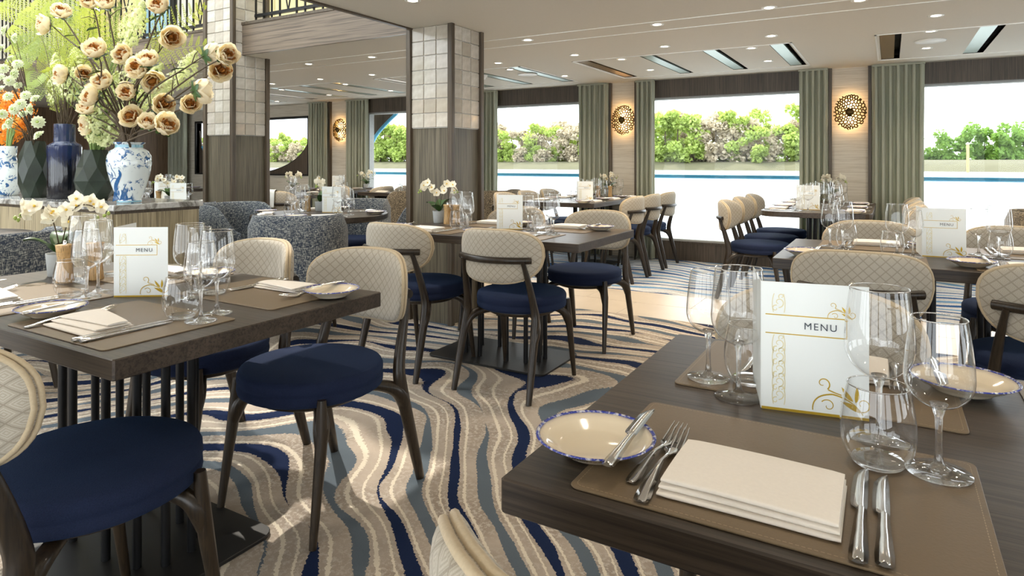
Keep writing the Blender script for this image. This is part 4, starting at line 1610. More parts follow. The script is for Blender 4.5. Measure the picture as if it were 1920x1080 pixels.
def orchid_of(seed, big=1.0):
    def make():
        r = random.Random(seed)
        o = empty('potted_orchid')
        obj('pot', MB().lathe([(0, 0), (.036, 0), (.038, .004), (.044, .078), (.044, .08), (.040, .08), (.039, .066), (0, .065)], 24, smooth=True), 'pot_grey', o)
        obj('soil', MB().lathe([(.039, .066), (.02, .072), (0, .073)], 14), 'pot_soil', o)
        for k in range(4):
            a = k * 1.7 + r.uniform(-.3, .3)
            rows = []
            for i in range(8):
                t = i / 7
                d = .105 * t * big
                z = .072 + .085 * math.sin(t * 1.9) * (1 - .15 * k)
                wd = .034 * math.sin(PI * (t * .93 + .05)) ** .7
                c, s = math.cos(a), math.sin(a)
                rows.append([(c * d - s * wd, s * d + c * wd, z + .008), (c * d, s * d, z), (c * d + s * wd, s * d - c * wd, z + .008)])
            obj('leaf', MB().grid(rows), 'leaf_green', o)
        fm = MB()
        for k in range(5):
            an = k * 2 * PI / 5 + .3
            L, wd = (.033, .014) if k % 2 else (.030, .019)
            rows = []
            for u in range(5):
                t = u / 4
                w2 = wd * math.sin(PI * (t * .88 + .08))
                d = L * t
                z = .010 * t * t - .004
                c, s = math.cos(an), math.sin(an)
                rows.append([(c * d - s * w2, s * d + c * w2, z), (c * d, s * d, z + .002), (c * d + s * w2, s * d - c * w2, z)])
            fm.grid(rows)
        fl = fm.mesh('blossom', 'orchid_white')
        ce = MB().lathe([(0, -.002), (.0045, 0), (.004, .006), (0, .009)], 8).mesh('blossom_center', 'orchid_yellow')
        for sgn in (-1, 1):
            a = r.uniform(-.4, .4) + (0 if sgn > 0 else PI)
            top = .235 * big
            path = smooth_path([(0, 0, .07), (.012 * math.cos(a), .012 * math.sin(a), .15), (.04 * math.cos(a), .04 * math.sin(a), top), (.085 * math.cos(a), .085 * math.sin(a), top + .012), (.125 * math.cos(a), .125 * math.sin(a), top - .02)], 5)
            so = obj('stem', MB().tube(path, .0022, 6), 'stem_brown', o)
            m = MB()
            ym = MB()
            for i in range(7):
                p = path[int(8 + i * 1.75)]
                q = Vector((p.x + r.uniform(-.022, .022), p.y + r.uniform(-.03, .012), p.z + r.uniform(-.018, .022)))
                fa = Matrix.Translation(q) @ Euler((PI / 2 - .35 + r.uniform(-.4, .4), r.uniform(-.4, .4), TH + r.uniform(-.9, .9))).to_matrix().to_4x4()
                fl = MB()
                for k in range(5):
                    an = k * 2 * PI / 5 + .3
                    L, wd = (.030, .013) if k % 2 else (.027, .017)
                    rows = []
                    for u in range(5):
                        t = u / 4
                        w2 = wd * math.sin(PI * (t * .88 + .08))
                        d = L * t
                        z = .010 * t * t - .004
                        c, s = math.cos(an), math.sin(an)
                        rows.append([(c * d - s * w2, s * d + c * w2, z), (c * d, s * d, z + .002), (c * d + s * w2, s * d - c * w2, z)])
                    fl.grid(rows)
                m.join(fl, fa)
                ce = MB().lathe([(0, -.002), (.0045, 0), (.004, .006), (0, .009)], 8)
                ym.join(ce, fa)
            obj('blossom', m, 'orchid_white', o)
            obj('blossom_center', ym, 'orchid_yellow', o)
            b = MB()
            for i in range(3):
                p = path[-1] + Vector((r.uniform(-.02, .03) * sgn, r.uniform(-.01, .01), -.008 * i))
                b.lathe([(0, -.009), (.006, -.003), (.0065, .003), (0, .010)], 8, c=p)
            obj('bud', b, 'bud_green', o)
        return o
    return make


# ------------------------------------------------------------------ flower counter
CT = 0.90


def build_counter():
    o = empty('flower_counter', (-5.6, 2.4, 0))
    tag(o, 'long oak counter with grey marble top carrying the row of vases', 'counter')
    X0, X1, Y0, Y1 = -3.4, 1.68, -0.32, 0.26
    obj('carcass', MB().box(X0 + .03, Y0 + .03, .08, X1 - .03, Y1 - .03, CT - .03), 'counter_wood', o)
    obj('plinth', MB().box(X0 + .06, Y0 + .06, 0, X1 - .06, Y1 - .06, .08), 'black_plate', o)
    x = X1 - .03
    while x > X0 + .1:
        a = max(X0 + .03, x - .36)
        obj('panel', MB().box(a + .004, Y0 + .012, .085, x - .004, Y0 + .03, CT - .055), 'counter_wood', o)
        x -= .36
    obj('end_panel', MB().box(X1 - .03, Y0 + .03, .085, X1 - .012, Y1 - .03, CT - .055), 'counter_wood', o)
    obj('rail', MB().box(X0 + .02, Y0 + .02, CT - .055, X1 - .02, Y1 - .02, CT - .035), 'trim_wood', o)
    obj('worktop', MB().prism(rrect(X0, Y0, X1, Y1, .012, 2), CT - .036, CT, .004), 'marble', o)


def faceted(prof, n, tw):
    m = MB()
    rows = []
    for k, (r, z) in enumerate(prof):
        rows.append([(r * math.cos(2 * PI * (i + tw * k) / n), r * math.sin(2 * PI * (i + tw * k) / n), z) for i in range(n)])
    for a in range(len(rows) - 1):
        o = len(m.v)
        vs = rows[a] + rows[a + 1]
        fs = []
        for i in range(n):
            j = (i + 1) % n
            fs += [(i, j, n + i), (j, n + j, n + i)]
        m.add(vs, fs, False)
    m.add(rows[0], [tuple(range(n - 1, -1, -1))])
    return m


VASE = {1: (-4.114, 2.28), 2: (-4.546, 2.30), 3: (-4.947, 2.30), 4: (-5.296, 2.27), 5: (-5.82, 2.30)}
JAR = [(0, 0), (.066, 0), (.068, .012), (.066, .020), (.070, .03), (.100, .12), (.120, .20), (.126, .25), (.122, .29), (.108, .322), (.084, .337), (.076, .345), (.076, .362), (.088, .372), (.090, .376), (.084, .377), (.070, .36), (.068, .33)]


def jar_r(z):
    for (r0, z0), (r1, z1) in zip(JAR[3:12], JAR[4:13]):
        if z0 <= z <= z1:
            return r0 + (r1 - r0) * (z - z0) / max(1e-6, z1 - z0)
    return .1


def build_vases():
    o = empty('porcelain_jar', (*VASE[1], CT))
    tag(o, 'blue and white porcelain jar painted with a peacock, nearest counter end', 'vase')
    obj('jar_body', MB().lathe(JAR, 40), 'porcelain', o)
    obj('neck_band', MB().lathe([(.0772, .343), (.0775, .352), (.0772, .362)], 40), 'celadon', o)
    obj('foot_band', MB().lathe([(.0692, .004), (.0692, .014)], 40), 'celadon', o)
    d = MB()
    a0 = -PI / 2 + .55 - .30     # towards the camera side

    def onjar(u, z):
        a = a0 + u
        r = jar_r(z) + .0009
        return (r * math.cos(a), r * math.sin(a), z)

    def stroke(pts, w0, w1):
        pts = smooth_path([(p[0], p[1], 0) for p in pts], 5)
        n = len(pts)
        vs = []
        for i, p in enumerate(pts):
            q = (pts[min(i + 1, n - 1)] - pts[max(i - 1, 0)]).normalized()
            wd = (w0 + (w1 - w0) * i / (n - 1)) / 2
            vs += [onjar(p.x - q.y * wd / .11, p.y + q.x * wd), onjar(p.x + q.y * wd / .11, p.y - q.x * wd)]
        d.add(vs, [(2 * i, 2 * i + 1, 2 * i + 3, 2 * i + 2) for i in range(n - 1)], True)
    stroke([(-.35, .035), (-.18, .075), (.05, .115), (.28, .15)], .062, .028)
    stroke([(.28, .15), (.36, .168), (.37, .19), (.33, .205)], .026, .012)
    stroke([(-.75, .11), (-.35, .135), (.0, .155), (.2, .15)], .007, .005)
    stroke([(-.15, .145), (-.08, .175), (-.12, .19)], .006, .012)
    stroke([(-.1, .24), (-.05, .215), (.08, .19), (.12, .165)], .006, .004)
    stroke([(.1, .03), (.3, .055), (.5, .09), (.66, .12)], .016, .006)
    stroke([(.3, .055), (.33, .085)], .006, .004)
    stroke([(.5, .09), (.62, .085)], .006, .004)
    obj('painted_peacock', d, 'cobalt_paint', o)

    o = empty('faceted_vase', (*VASE[2], CT))
    tag(o, 'squat dark green faceted vase holding pale lilac sprays', 'vase')
    obj('vase_body', faceted([(.068, 0), (.105, .05), (.130, .13), (.105, .22), (.072, .335)], 8, .5), 'vase_green', o)
    obj('vase_mouth', MB().lathe([(.071, .334), (.060, .328), (.055, .22)], 16), 'slot_dark', o)
    o = empty('blue_vase', (*VASE[3], CT))
    tag(o, 'tall cobalt blue glazed bottle vase with ribbed shoulders', 'vase')
    prof = [(0, 0), (.098, 0), (.101, .01), (.101, .36), (.096, .375), (.070, .39), (.064, .40), (.064, .515), (.060, .518), (.056, .5)]
    n = 72
    m = MB()
    rows = []
    for r, z in prof:
        rows.append([(r * (1 + (.016 if .005 < z < .37 else .006) * math.cos(24 * 2 * PI * i / n)) * math.cos(2 * PI * i / n), r * (1 + (.016 if .005 < z < .37 else .006) * math.cos(24 * 2 * PI * i / n)) * math.sin(2 * PI * i / n), z) for i in range(n)])
    m.grid(rows[1:], wrap=True)
    m.add(rows[1], [tuple(range(n - 1, -1, -1))])
    obj('vase_body', m, 'blue_glaze', o)
    o = empty('faceted_vase', (*VASE[4], CT))
    tag(o, 'tall dark green faceted vase holding white button flowers', 'vase')
    obj('vase_body', faceted([(.075, 0), (.100, .10), (.108, .20), (.096, .30), (.062, .405)], 8, .5), 'vase_green', o)
    obj('vase_mouth', MB().lathe([(.061, .404), (.050, .398), (.045, .3)], 16), 'slot_dark', o)
    o = empty('porcelain_vase', (*VASE[5], CT))
    tag(o, 'blue and white porcelain vase with orange blossoms, farthest along counter', 'vase')
    obj('vase_body', MB().lathe([(0, 0), (.075, 0), (.078, .01), (.115, .08), (.12, .14), (.10, .20), (.072, .25), (.066, .30), (.074, .375), (.070, .376), (.060, .3)], 32), 'porcelain', o)


PEONY = [(-3.46, 2.10, 2.00, "c"), (-3.50, 2.16, 1.85, "r"), (-4.26, 2.13, 2.13, "c"), (-4.16, 2.17, 2.11, "u"), (-4.86, 2.17, 2.07, "l"), (-4.48, 2.07, 2.07, "u"), (-4.05, 2.06, 1.79, "u"), (-4.01, 2.21, 1.80, "c"), (-3.68, 2.11, 1.68, "c"), (-3.59, 2.10, 1.70, "u"), (-3.77, 2.24, 1.65, "d"), (-4.57, 2.14, 1.71, "l"), (-4.51, 2.21, 1.72, "r"), (-4.13, 2.15, 1.63, "c"), (-4.45, 2.18, 1.60, "b"), (-4.12, 2.09, 1.53, "l"), (-4.39, 2.17, 1.47, "u"), (-4.43, 2.22, 1.39, "l"), (-3.86, 2.15, 1.56, "c"), (-3.91, 2.19, 1.42, "c"), (-3.60, 2.18, 1.48, "r"), (-3.40, 2.07, 1.34, "r"), (-3.37, 2.20, 1.47, "r"), (-3.28, 2.17, 1.54, "b"), (-3.10, 2.11, 1.71, "b"), (-2.89, 2.07, 1.68, "r"), (-3.14, 2.22, 1.65, "r"), (-3.68, 2.15, 1.36, "u")]
BUTTON = [(-5.49, 2.17, 2.10), (-5.39, 2.19, 2.04), (-5.53, 2.16, 1.97), (-5.49, 2.20, 1.90), (-5.37, 2.11, 1.81), (-5.37, 2.18, 1.78), (-5.31, 2.12, 1.72), (-5.38, 2.20, 1.70), (-5.62, 2.19, 1.68), (-5.11, 2.07, 1.51), (-5.02, 2.07, 1.54), (-4.85, 2.08, 1.57), (-5.30, 2.20, 1.49), (-4.90, 2.12, 1.42), (-5.37, 2.15, 1.43), (-5.36, 2.10, 1.49), (-4.91, 2.13, 1.33), (-4.97, 2.11, 1.51), (-5.30, 2.11, 1.61), (-5.12, 2.14, 1.61), (-5.51, 2.14, 1.76), (-5.36, 2.19, 1.85), (-5.46, 2.16, 1.41)]
LILAC = [(-5.18, 2.41, 1.79), (-5.00, 2.39, 1.66), (-5.29, 2.42, 1.72), (-5.00, 2.35, 1.54), (-4.65, 2.25, 1.47), (-4.83, 2.39, 1.37), (-5.05, 2.41, 1.40), (-5.17, 2.40, 1.46), (-4.61, 2.33, 1.47), (-4.57, 2.36, 1.56), (-4.67, 2.26, 1.56), (-4.51, 2.39, 1.60), (-4.32, 2.33, 1.46), (-4.34, 2.28, 1.37), (-4.34, 2.23, 1.30), (-4.89, 2.39, 1.30), (-3.90, 2.42, 1.67), (-3.72, 2.24, 1.59), (-3.70, 2.38, 1.72), (-4.14, 2.30, 2.11), (-4.02, 2.25, 2.00), (-4.19, 2.28, 1.98), (-4.12, 2.37, 1.65), (-4.06, 2.39, 1.57), (-4.07, 2.23, 1.66), (-4.90, 2.34, 1.84)]
FERN = [(-5.65, 2.26, 2.32), (-5.89, 2.47, 2.42), (-5.37, 2.35, 2.29), (-5.50, 2.51, 2.36), (-5.32, 2.54, 2.30), (-5.91, 2.40, 2.24), (-6.00, 2.55, 2.21), (-5.27, 2.34, 2.02), (-4.90, 2.27, 2.01), (-5.01, 2.43, 2.09), (-4.53, 2.26, 1.94), (-5.60, 2.31, 2.01), (-5.50, 2.37, 1.93), (-5.40, 2.43, 1.89), (-4.88, 2.30, 1.87), (-5.32, 2.26, 1.78), (-5.65, 2.51, 1.79), (-5.12, 2.34, 1.68), (-5.23, 2.54, 1.93), (-4.90, 2.52, 2.02), (-4.50, 2.36, 1.81), (-4.85, 2.39, 2.18), (-6.05, 2.41, 2.13), (-5.97, 2.44, 1.89), (-4.03, 2.43, 1.87), (-4.01, 2.42, 1.98), (-5.73, 2.44, 2.31), (-5.38, 2.53, 2.20), (-5.33, 2.40, 2.19), (-5.48, 2.38, 2.03), (-6.16, 2.47, 2.04), (-5.58, 2.32, 1.73), (-4.49, 2.34, 2.02)]
ORANGE = [(-6.58, 2.58, 1.70), (-6.21, 2.50, 1.65), (-6.08, 2.51, 1.60), (-6.14, 2.42, 1.58), (-6.12, 2.49, 1.54), (-6.29, 2.51, 1.50), (-5.89, 2.42, 1.44), (-6.40, 2.52, 1.44), (-6.22, 2.52, 1.41), (-6.11, 2.43, 1.36), (-6.06, 2.52, 1.52), (-5.96, 2.49, 1.58), (-6.46, 2.53, 1.34), (-6.05, 2.48, 1.67)]


def petal(mb, L, wd, cup, az, tilt, r0):
    """One cupped petal rising from the flower base and curling over the centre."""
    rows = []
    for i in range(6):
        t = i / 5
        ang = tilt + cup * t
        # walk along an arc
        rr, zz = r0, 0.0
        for k in range(i):
            a2 = tilt + cup * (k + .5) / 5
            rr += L / 5 * math.cos(a2)
            zz += L / 5 * math.sin(a2)
        w2 = wd * math.sin(PI * (t * .80 + .14)) ** .7
        row = []
        for j in range(5):
            q = -1 + j / 2
            x = rr - .16 * abs(q) ** 2 * w2
            y = q * w2
            z = zz + (.10 * w2 * abs(q)) + (.003 * math.sin(5 * q + az * 3) if i == 5 else 0)
            c, s = math.cos(az), math.sin(az)
            row.append((x * c - y * s, x * s + y * c, z))
        rows.append(row)
    mb.grid(rows)


def peony_meshes(seed):
    r = random.Random(seed)
    m = MB()
    for lay, (n, L, wd, cup, tilt, r0) in enumerate(((6, .088, .040, 1.65, .05, .004), (6, .080, .036, 1.45, .38, .004), (5, .066, .030, 1.10, .72, .004))):
        for k in range(n):
            petal(m, L * r.uniform(.92, 1.1), wd * r.uniform(.9, 1.1), cup * r.uniform(.85, 1.1), 2 * PI * k / n + lay * .5 + r.uniform(-.15, .15), tilt + r.uniform(-.12, .12), r0)
    c = MB()
    for k in range(40):
        petal(c, r.uniform(.050, .066), r.uniform(.009, .015), r.uniform(.0, .9), r.uniform(0, 6.28), r.uniform(.85, 1.5), r.uniform(.001, .020))
    s = MB()
    for k in range(5):
        petal(s, .05, .014, .5, 2 * PI * k / 5, -.1, .002)
    s.xform(Matrix.Translation((0, 0, -.004)))
    return m.mesh('peony_petals', 'peony_cream'), c.mesh('peony_heart', 'peony_amber'), s.mesh('sepal', 'leaf_green')


def build_bouquets():
    r = random.Random(21)
    view = Vector((math.sin(TH) * .9, -math.cos(TH), 0.05)).normalized()
    right = Vector((math.cos(TH), math.sin(TH), 0))
    # peony branches in the porcelain jar
    vx, vy = VASE[1]
    root = empty('peony_bouquet', (vx, vy, CT + .34))
    tag(root, 'tall spray of cream peonies with amber hearts in peacock jar', 'flowers')
    kinds = [peony_meshes(5), peony_meshes(9), peony_meshes(14)]
    base = Vector((vx, vy, CT + .34))
    stems = []
    for i, (x, y, z, f) in enumerate(PEONY):
        p = Vector((x, y, z))
        d = view.copy()
        side = {'c': (0.0, .25), 'r': (.9, .15), 'l': (-.9, .1), 'u': (.15, 1.0), 'd': (.1, -.7), 'b': (.7, .4)}[f]
        d = (d * (-.6 if f == 'b' else 1.0) + right * side[0] + Vector((0, 0, side[1]))).normalized()
        d = (d + Vector((r.uniform(-.25, .25), r.uniform(-.2, .2), r.uniform(-.2, .2)))).normalized()
        q = d.to_track_quat('Z', 'Y')
        k = kinds[i % 3]
        s = r.uniform(.92, 1.18)
        o = obj('peony', k[0], None, root, p - base)
        o.rotation_euler = q.to_euler()
        o.scale = (s, s, s)
        obj('peony_heart', k[1], None, o)
        obj('sepal', k[2], None, o)
        b = p - d * .012
        rel = b - base
        hh = max(.05, rel.z)
        midr = .45 if abs(rel.x) < .7 else .38
        path = smooth_path([(r.uniform(-.03, .03), r.uniform(-.03, .03), -.12), (rel.x * .10 + r.uniform(-.02, .02), rel.y * .2, hh * .25), (rel.x * midr + r.uniform(-.03, .03), rel.y * .6 + r.uniform(-.03, .03), hh * .62 + r.uniform(-.02, .03)), (rel.x * .82, rel.y * .9, hh * .90), tuple(rel)], 4)
        n = len(path)
        sm = MB().tube(path, [.0085 - .0058 * j / (n - 1) for j in range(n)], 6)
        for _ in range(2):
            j = r.randrange(n // 3, n - 3)
            e = path[j] + Vector((r.uniform(-.14, .14), r.uniform(-.08, .05), r.uniform(-.02, .16)))
            sm.tube([path[j], (path[j] + e) / 2 + Vector((0, 0, .015)), e], [.0032, .0026, .0014], 5)
        obj('branch', sm, 'stem_brown', root)
        if i % 2 == 0:
            for _ in range(3):
                lm = MB()
                j = r.randrange(n // 2, n - 1)
                a = r.uniform(0, 6.28)
                dv = Vector((math.cos(a), math.sin(a) * .6, r.uniform(-.2, .5))).normalized()
                sd = dv.cross(Vector((0, 0, 1))).normalized()
                L = r.uniform(.05, .09)
                rows = []
                for t in range(6):
                    u = t / 5
                    c = path[j] + dv * L * u + Vector((0, 0, -.02 * u * u))
                    wdt = L * .22 * math.sin(PI * (u * .9 + .06))
                    rows.append([tuple(c - sd * wdt), tuple(c + Vector((0, 0, -.004))), tuple(c + sd * wdt)])
                lm.grid(rows)
                obj('leaf', lm, 'leaf_green', root)

    # pale lilac sprays in the squat faceted vase
    vx, vy = VASE[2]
    base = Vector((vx, vy, CT + .32))
    root = empty('lilac_bouquet', tuple(base))
    tag(root, 'loose sprays of tiny pale green white florets above squat green vase', 'flowers')
    me = []
    for s in range(3):
        m = MB()
        q = random.Random(50 + s)
        for _ in range(250):
            t = q.random()
            rad = .062 * math.sin(PI * (t * .85 + .12)) * q.uniform(.4, 1.0)
            a = q.uniform(0, 6.28)
            c = Vector((rad * math.cos(a), rad * math.sin(a), (t - .5) * .30))
            n = Vector((math.cos(a), math.sin(a), q.uniform(-.3, .9))).normalized()
            u = n.orthogonal().normalized()
            v2 = n.cross(u)
            sz = q.uniform(.009, .015)
            for kk in range(2):
                e, g = (u, v2) if kk == 0 else ((u + v2).normalized(), (u - v2).normalized())
                m.add([c + n * .003 * kk - e * sz, c + g * sz * .38, c + e * sz, c - g * sz * .38], [(0, 1, 2, 3)])
                m.add([c + n * .003 * kk - g * sz, c + e * sz * .38, c + g * sz, c - e * sz * .38], [(0, 1, 2, 3)])
        me.append(m.mesh('floret_spray', 'floret_pale'))
    for i, (x, y, z) in enumerate(LILAC + [(x + r.uniform(-.12, .12), y - .10, z + r.uniform(-.1, .08)) for x, y, z in LILAC[:16]]):
        if (project((x, y, z)) < 150 and z < 1.66) or z < 1.37:
            continue
        rel = Vector((x, y + .02, z)) - base
        o = obj('floret_spray', me[i % 3], None, root, rel)
        dirv = (rel + Vector((0, 0, .1))).normalized() + Vector((r.uniform(-.3, .3), r.uniform(-.3, .3), r.uniform(-.3, .3)))
        o.rotation_euler = dirv.to_track_quat('Z', 'Y').to_euler()
        s = r.uniform(.75, 1.1)
        o.scale = (s, s, s * r.uniform(.8, 1.2))
        o['kind'] = 'stuff'
        path = smooth_path([(r.uniform(-.03, .03), r.uniform(-.03, .03), -.15), (rel.x * .2, rel.y * .3, max(.06, rel.z * .45)), tuple(rel)], 4)
        obj('stem', MB().tube(path, [.006 - .0045 * j / (len(path) - 1) for j in range(len(path))], 6), 'stem_green', root)
    for k in range(9):
        a = r.uniform(0, 6.28)
        obj('stem', MB().tube([(.02 * math.cos(a), .02 * math.sin(a), -.1), (.05 * math.cos(a), .05 * math.sin(a), .03), (.09 * math.cos(a), .07 * math.sin(a), .13)], [.006, .006, .003], 6), 'stem_green', root)

    # ferns in the blue bottle
    vx, vy = VASE[3]
    base = Vector((vx, vy, CT + .50))
    root = empty('fern_bouquet', tuple(base))
    tag(root, 'feathery yellow green fern fronds rising from the blue bottle vase', 'flowers')
    me = []
    for s in range(4):
        q = random.Random(80 + s)
        m = MB()
        L = .34
        spine = [(0.0, .05 * math.sin(1.2 * t / 13) * 1.0, L * (t / 13 - .5)) for t in range(14)]
        spine = [(0, -.16 * (t / 13) ** 2, L * (t / 13 - .5)) for t in range(14)]
        m.tube(spine, [.002 - .0012 * t / 13 for t in range(14)], 4)
        for t in range(1, 14):
            for sg in (-1, 1):
                k = t / 13
                pl = .095 * math.sin(PI * (k * .80 + .18)) ** .8
                c = Vector(spine[t])
                d = Vector((sg, -.10, .45)).normalized()
                for w_i in range(7):
                    u = (w_i + .6) / 7
                    p = c + d * pl * u
                    ll = .021 * (1.1 - .7 * u)
                    for s2 in (-1, 1):
                        e = (Vector((0, 0, 1)) * s2 + d * .5).normalized()
                        m.add([p, p + e * ll * .5 + d * .0042, p + e * ll, p + e * ll * .5 - d * .004], [(0, 1, 2, 3)])
                m.add([c, c + d * pl + Vector((0, 0, .0008)), c + d * pl - Vector((0, 0, .0008)), c - Vector((0, 0, .0012))], [(0, 1, 2, 3)])
        me.append(m.mesh('fern_frond', 'fern_dark' if s == 3 else 'fern_green'))
    for i, (x, y, z) in enumerate(FERN):
        rel = Vector((x, y, z)) - base
        o = obj('fern_frond', me[i % 4], None, root, rel)
        dirv = Vector((rel.x * 1.2 + r.uniform(-.3, .3), r.uniform(-.5, .1), max(.15, rel.z * .8) + r.uniform(-.35, .25))).normalized()
        tw = (view + Vector((r.uniform(-.6, .6), r.uniform(-.3, .3), r.uniform(-.3, .5)))).normalized()
        yv = (tw - dirv * tw.dot(dirv)).normalized()
        xv = yv.cross(dirv)
        o.rotation_euler = Matrix((xv, yv, dirv)).transposed().to_euler()
        s = r.uniform(1.05, 1.5)
        o.scale = (s, s, s)
        path = smooth_path([(r.uniform(-.03, .03), r.uniform(-.03, .03), -.12), (rel.x * .25, rel.y * .5, rel.z * .5), tuple(rel - dirv * .17 * s)], 4)
        obj('stem', MB().tube(path, [.003 - .0018 * j / (len(path) - 1) for j in range(len(path))], 5), 'stem_brown', root)

    # white button flowers in the tall faceted vase
    vx, vy = VASE[4]
    base = Vector((vx, vy, CT + .39))
    root = empty('button_flower_bouquet', tuple(base))
    tag(root, 'white button flowers on thin dark twigs in tall green vase', 'flowers')
    m = MB()
    for ring, (n, rad, z) in enumerate(((12, .036, .004), (10, .027, .012), (7, .017, .017))):
        for k in range(n):
            a = 2 * PI * k / n + ring * .4
            c, s = math.cos(a), math.sin(a)
            w2 = rad * .36
            m.add([(0, 0, z - .004), (c * rad * .6 - s * w2, s * rad * .6 + c * w2, z + .006), (c * rad, s * rad, z), (c * rad * .6 + s * w2, s * rad * .6 - c * w2, z + .006)], [(0, 1, 2, 3)], True)
    bm_ = m.mesh('button_flower', 'button_white')
    hm = MB().lathe([(.013, .013), (.009, .021), (0, .024)], 10).mesh('flower_eye', 'bud_green')
    for i, (x, y, z) in enumerate(BUTTON):
        rel = Vector((x, y, z)) - base
        o = obj('button_flower', bm_, None, root, rel)
        d = (view + Vector((r.uniform(-.7, .7), r.uniform(-.2, .2), r.uniform(-.2, .8)))).normalized()
        o.rotation_euler = d.to_track_quat('Z', 'Y').to_euler()
        s = r.uniform(.95, 1.35)
        o.scale = (s, s, s)
        obj('flower_eye', hm, None, o)
        path = smooth_path([(r.uniform(-.03, .03), r.uniform(-.03, .03), -.12), (rel.x * .25 + r.uniform(-.03, .03), rel.y * .4, rel.z * .5), tuple(rel)], 4)
        obj('twig', MB().tube(path, [.005 - .0033 * j / (len(path) - 1) for j in range(len(path))], 5), 'stem_brown', root)

    # orange blossom in the far porcelain vase
    vx, vy = VASE[5]
    base = Vector((vx, vy, CT + .36))
    root = empty('orange_bouquet', tuple(base))
    tag(root, 'bright orange blossom sprays in the farthest porcelain vase', 'flowers')
    q = random.Random(3)
    m = MB()
    for _ in range(130):
        d = Vector((q.gauss(0, 1), q.gauss(0, 1), q.gauss(0, 1))).normalized()
        c = d * q.uniform(.02, .085)
        u = d.orthogonal().normalized()
        v2 = d.cross(u)
        a = q.uniform(0, 3)
        e, g = u * math.cos(a) + v2 * math.sin(a), v2 * math.cos(a) - u * math.sin(a)
        sz = q.uniform(.012, .02)
        m.add([c - e * sz, c + g * sz * .4, c + e * sz, c - g * sz * .4], [(0, 1, 2, 3)])
        m.add([c - g * sz, c + e * sz * .4, c + g * sz, c - e * sz * .4], [(0, 1, 2, 3)])
    om = m.mesh('blossom_spray', 'orange_bloom')
    for i, (x, y, z) in enumerate(ORANGE):
        rel = Vector((x, y, z)) - base
        o = obj('blossom_spray', om, None, root, rel, (r.uniform(0, 6), r.uniform(0, 6), r.uniform(0, 6)))
        o['kind'] = 'stuff'
        obj('stem', MB().tube([(0, 0, -.1), (rel.x * .3, rel.y * .4, max(.03, rel.z * .5)), tuple(rel)], [.005, .004, .002], 5), 'stem_green', root)


# ------------------------------------------------------------------ laying out
def xf(o, a, u, v):
    c, s = math.cos(a), math.sin(a)
    return o[0] + c * u - s * v, o[1] + s * u + c * v


BIG = glass_of('wine_glass', .220, .088, .0455, .0380, .138, .0385)
SMALL = glass_of('wine_glass', .198, .082, .0395, .0310, .122, .0370)


def setting(t, e, a, where, opts='mpbfnktsg', nap=0, dx=0.0):
    """One place: e = point on the table edge in front of the diner, a = direction faced."""
    r = random.Random(hash((round(e[0], 3), round(e[1], 3))) & 0xffff)

    def put(key, build, u, v, z, rz, desc, cat, grp):
        x, y = xf(e, a, u, v)
        return place(key, build, (x, y, z), a + rz, desc, 'on ' + where, cat, grp)
    jit = lambda k: r.uniform(-k, k)
    z = TT
    if 'm' in opts:
        put('placemat', placemat, 0, .183, z, 0, 'brown leather placemat', 'placemat', 'leather placemats')
        z = TT + .003
    if 'p' in opts:
        put('side_plate', side_plate, -.228, .130 + jit(.008), z, jit(3), 'cream side plate with blue rim', 'plate', 'blue rimmed side plates')
    if 'b' in opts:
        o = put('butter_knife', knife_of(.190), -.182 + jit(.006), .042, z + .0215, .02 + jit(.05), 'small steel butter knife', 'knife', 'butter knives')
        o.rotation_euler[0] = .03
    if 'f' in opts:
        put('dinner_fork', fork_of(.212), -.128 + jit(.003), .022, z, .03 + jit(.02), 'long steel dinner fork', 'fork', 'steel forks')
        put('starter_fork', fork_of(.188), -.152 + jit(.003), .060, z, -.03 + jit(.03), 'shorter steel starter fork', 'fork', 'steel forks')
    if 'n' in opts:
        put('napkin%d' % nap, napkin_of(nap), -.020, .118, z + .0005, jit(.03), 'folded cream napkin' if not nap else 'fanned cream napkin', 'napkin', 'cream napkins')
    if 'k' in opts:
        put('dinner_knife', knife_of(.226), .095, .020, z, jit(.02), 'long steel dinner knife', 'knife', 'steel knives')
        put('starter_knife', knife_of(.210), .118, .026, z, jit(.02), 'shorter steel starter knife', 'knife', 'steel knives')
    if 't' in opts:
        put('water_tumbler', tumbler, .102 + jit(.008), .280 + jit(.008), z, 0, 'rounded water tumbler', 'glass', 'stemless tumblers')
    if 's' in opts:
        put('small_wine_glass', SMALL, .172 + jit(.006), .288 + jit(.008), z, 0, 'small stemmed wine glass', 'glass', 'small wine glasses')
    if 'g' in opts:
        put('big_wine_glass', BIG, .110 + jit(.008), .362 + jit(.008), TT, 0, 'large stemmed wine glass', 'glass', 'large wine glasses')


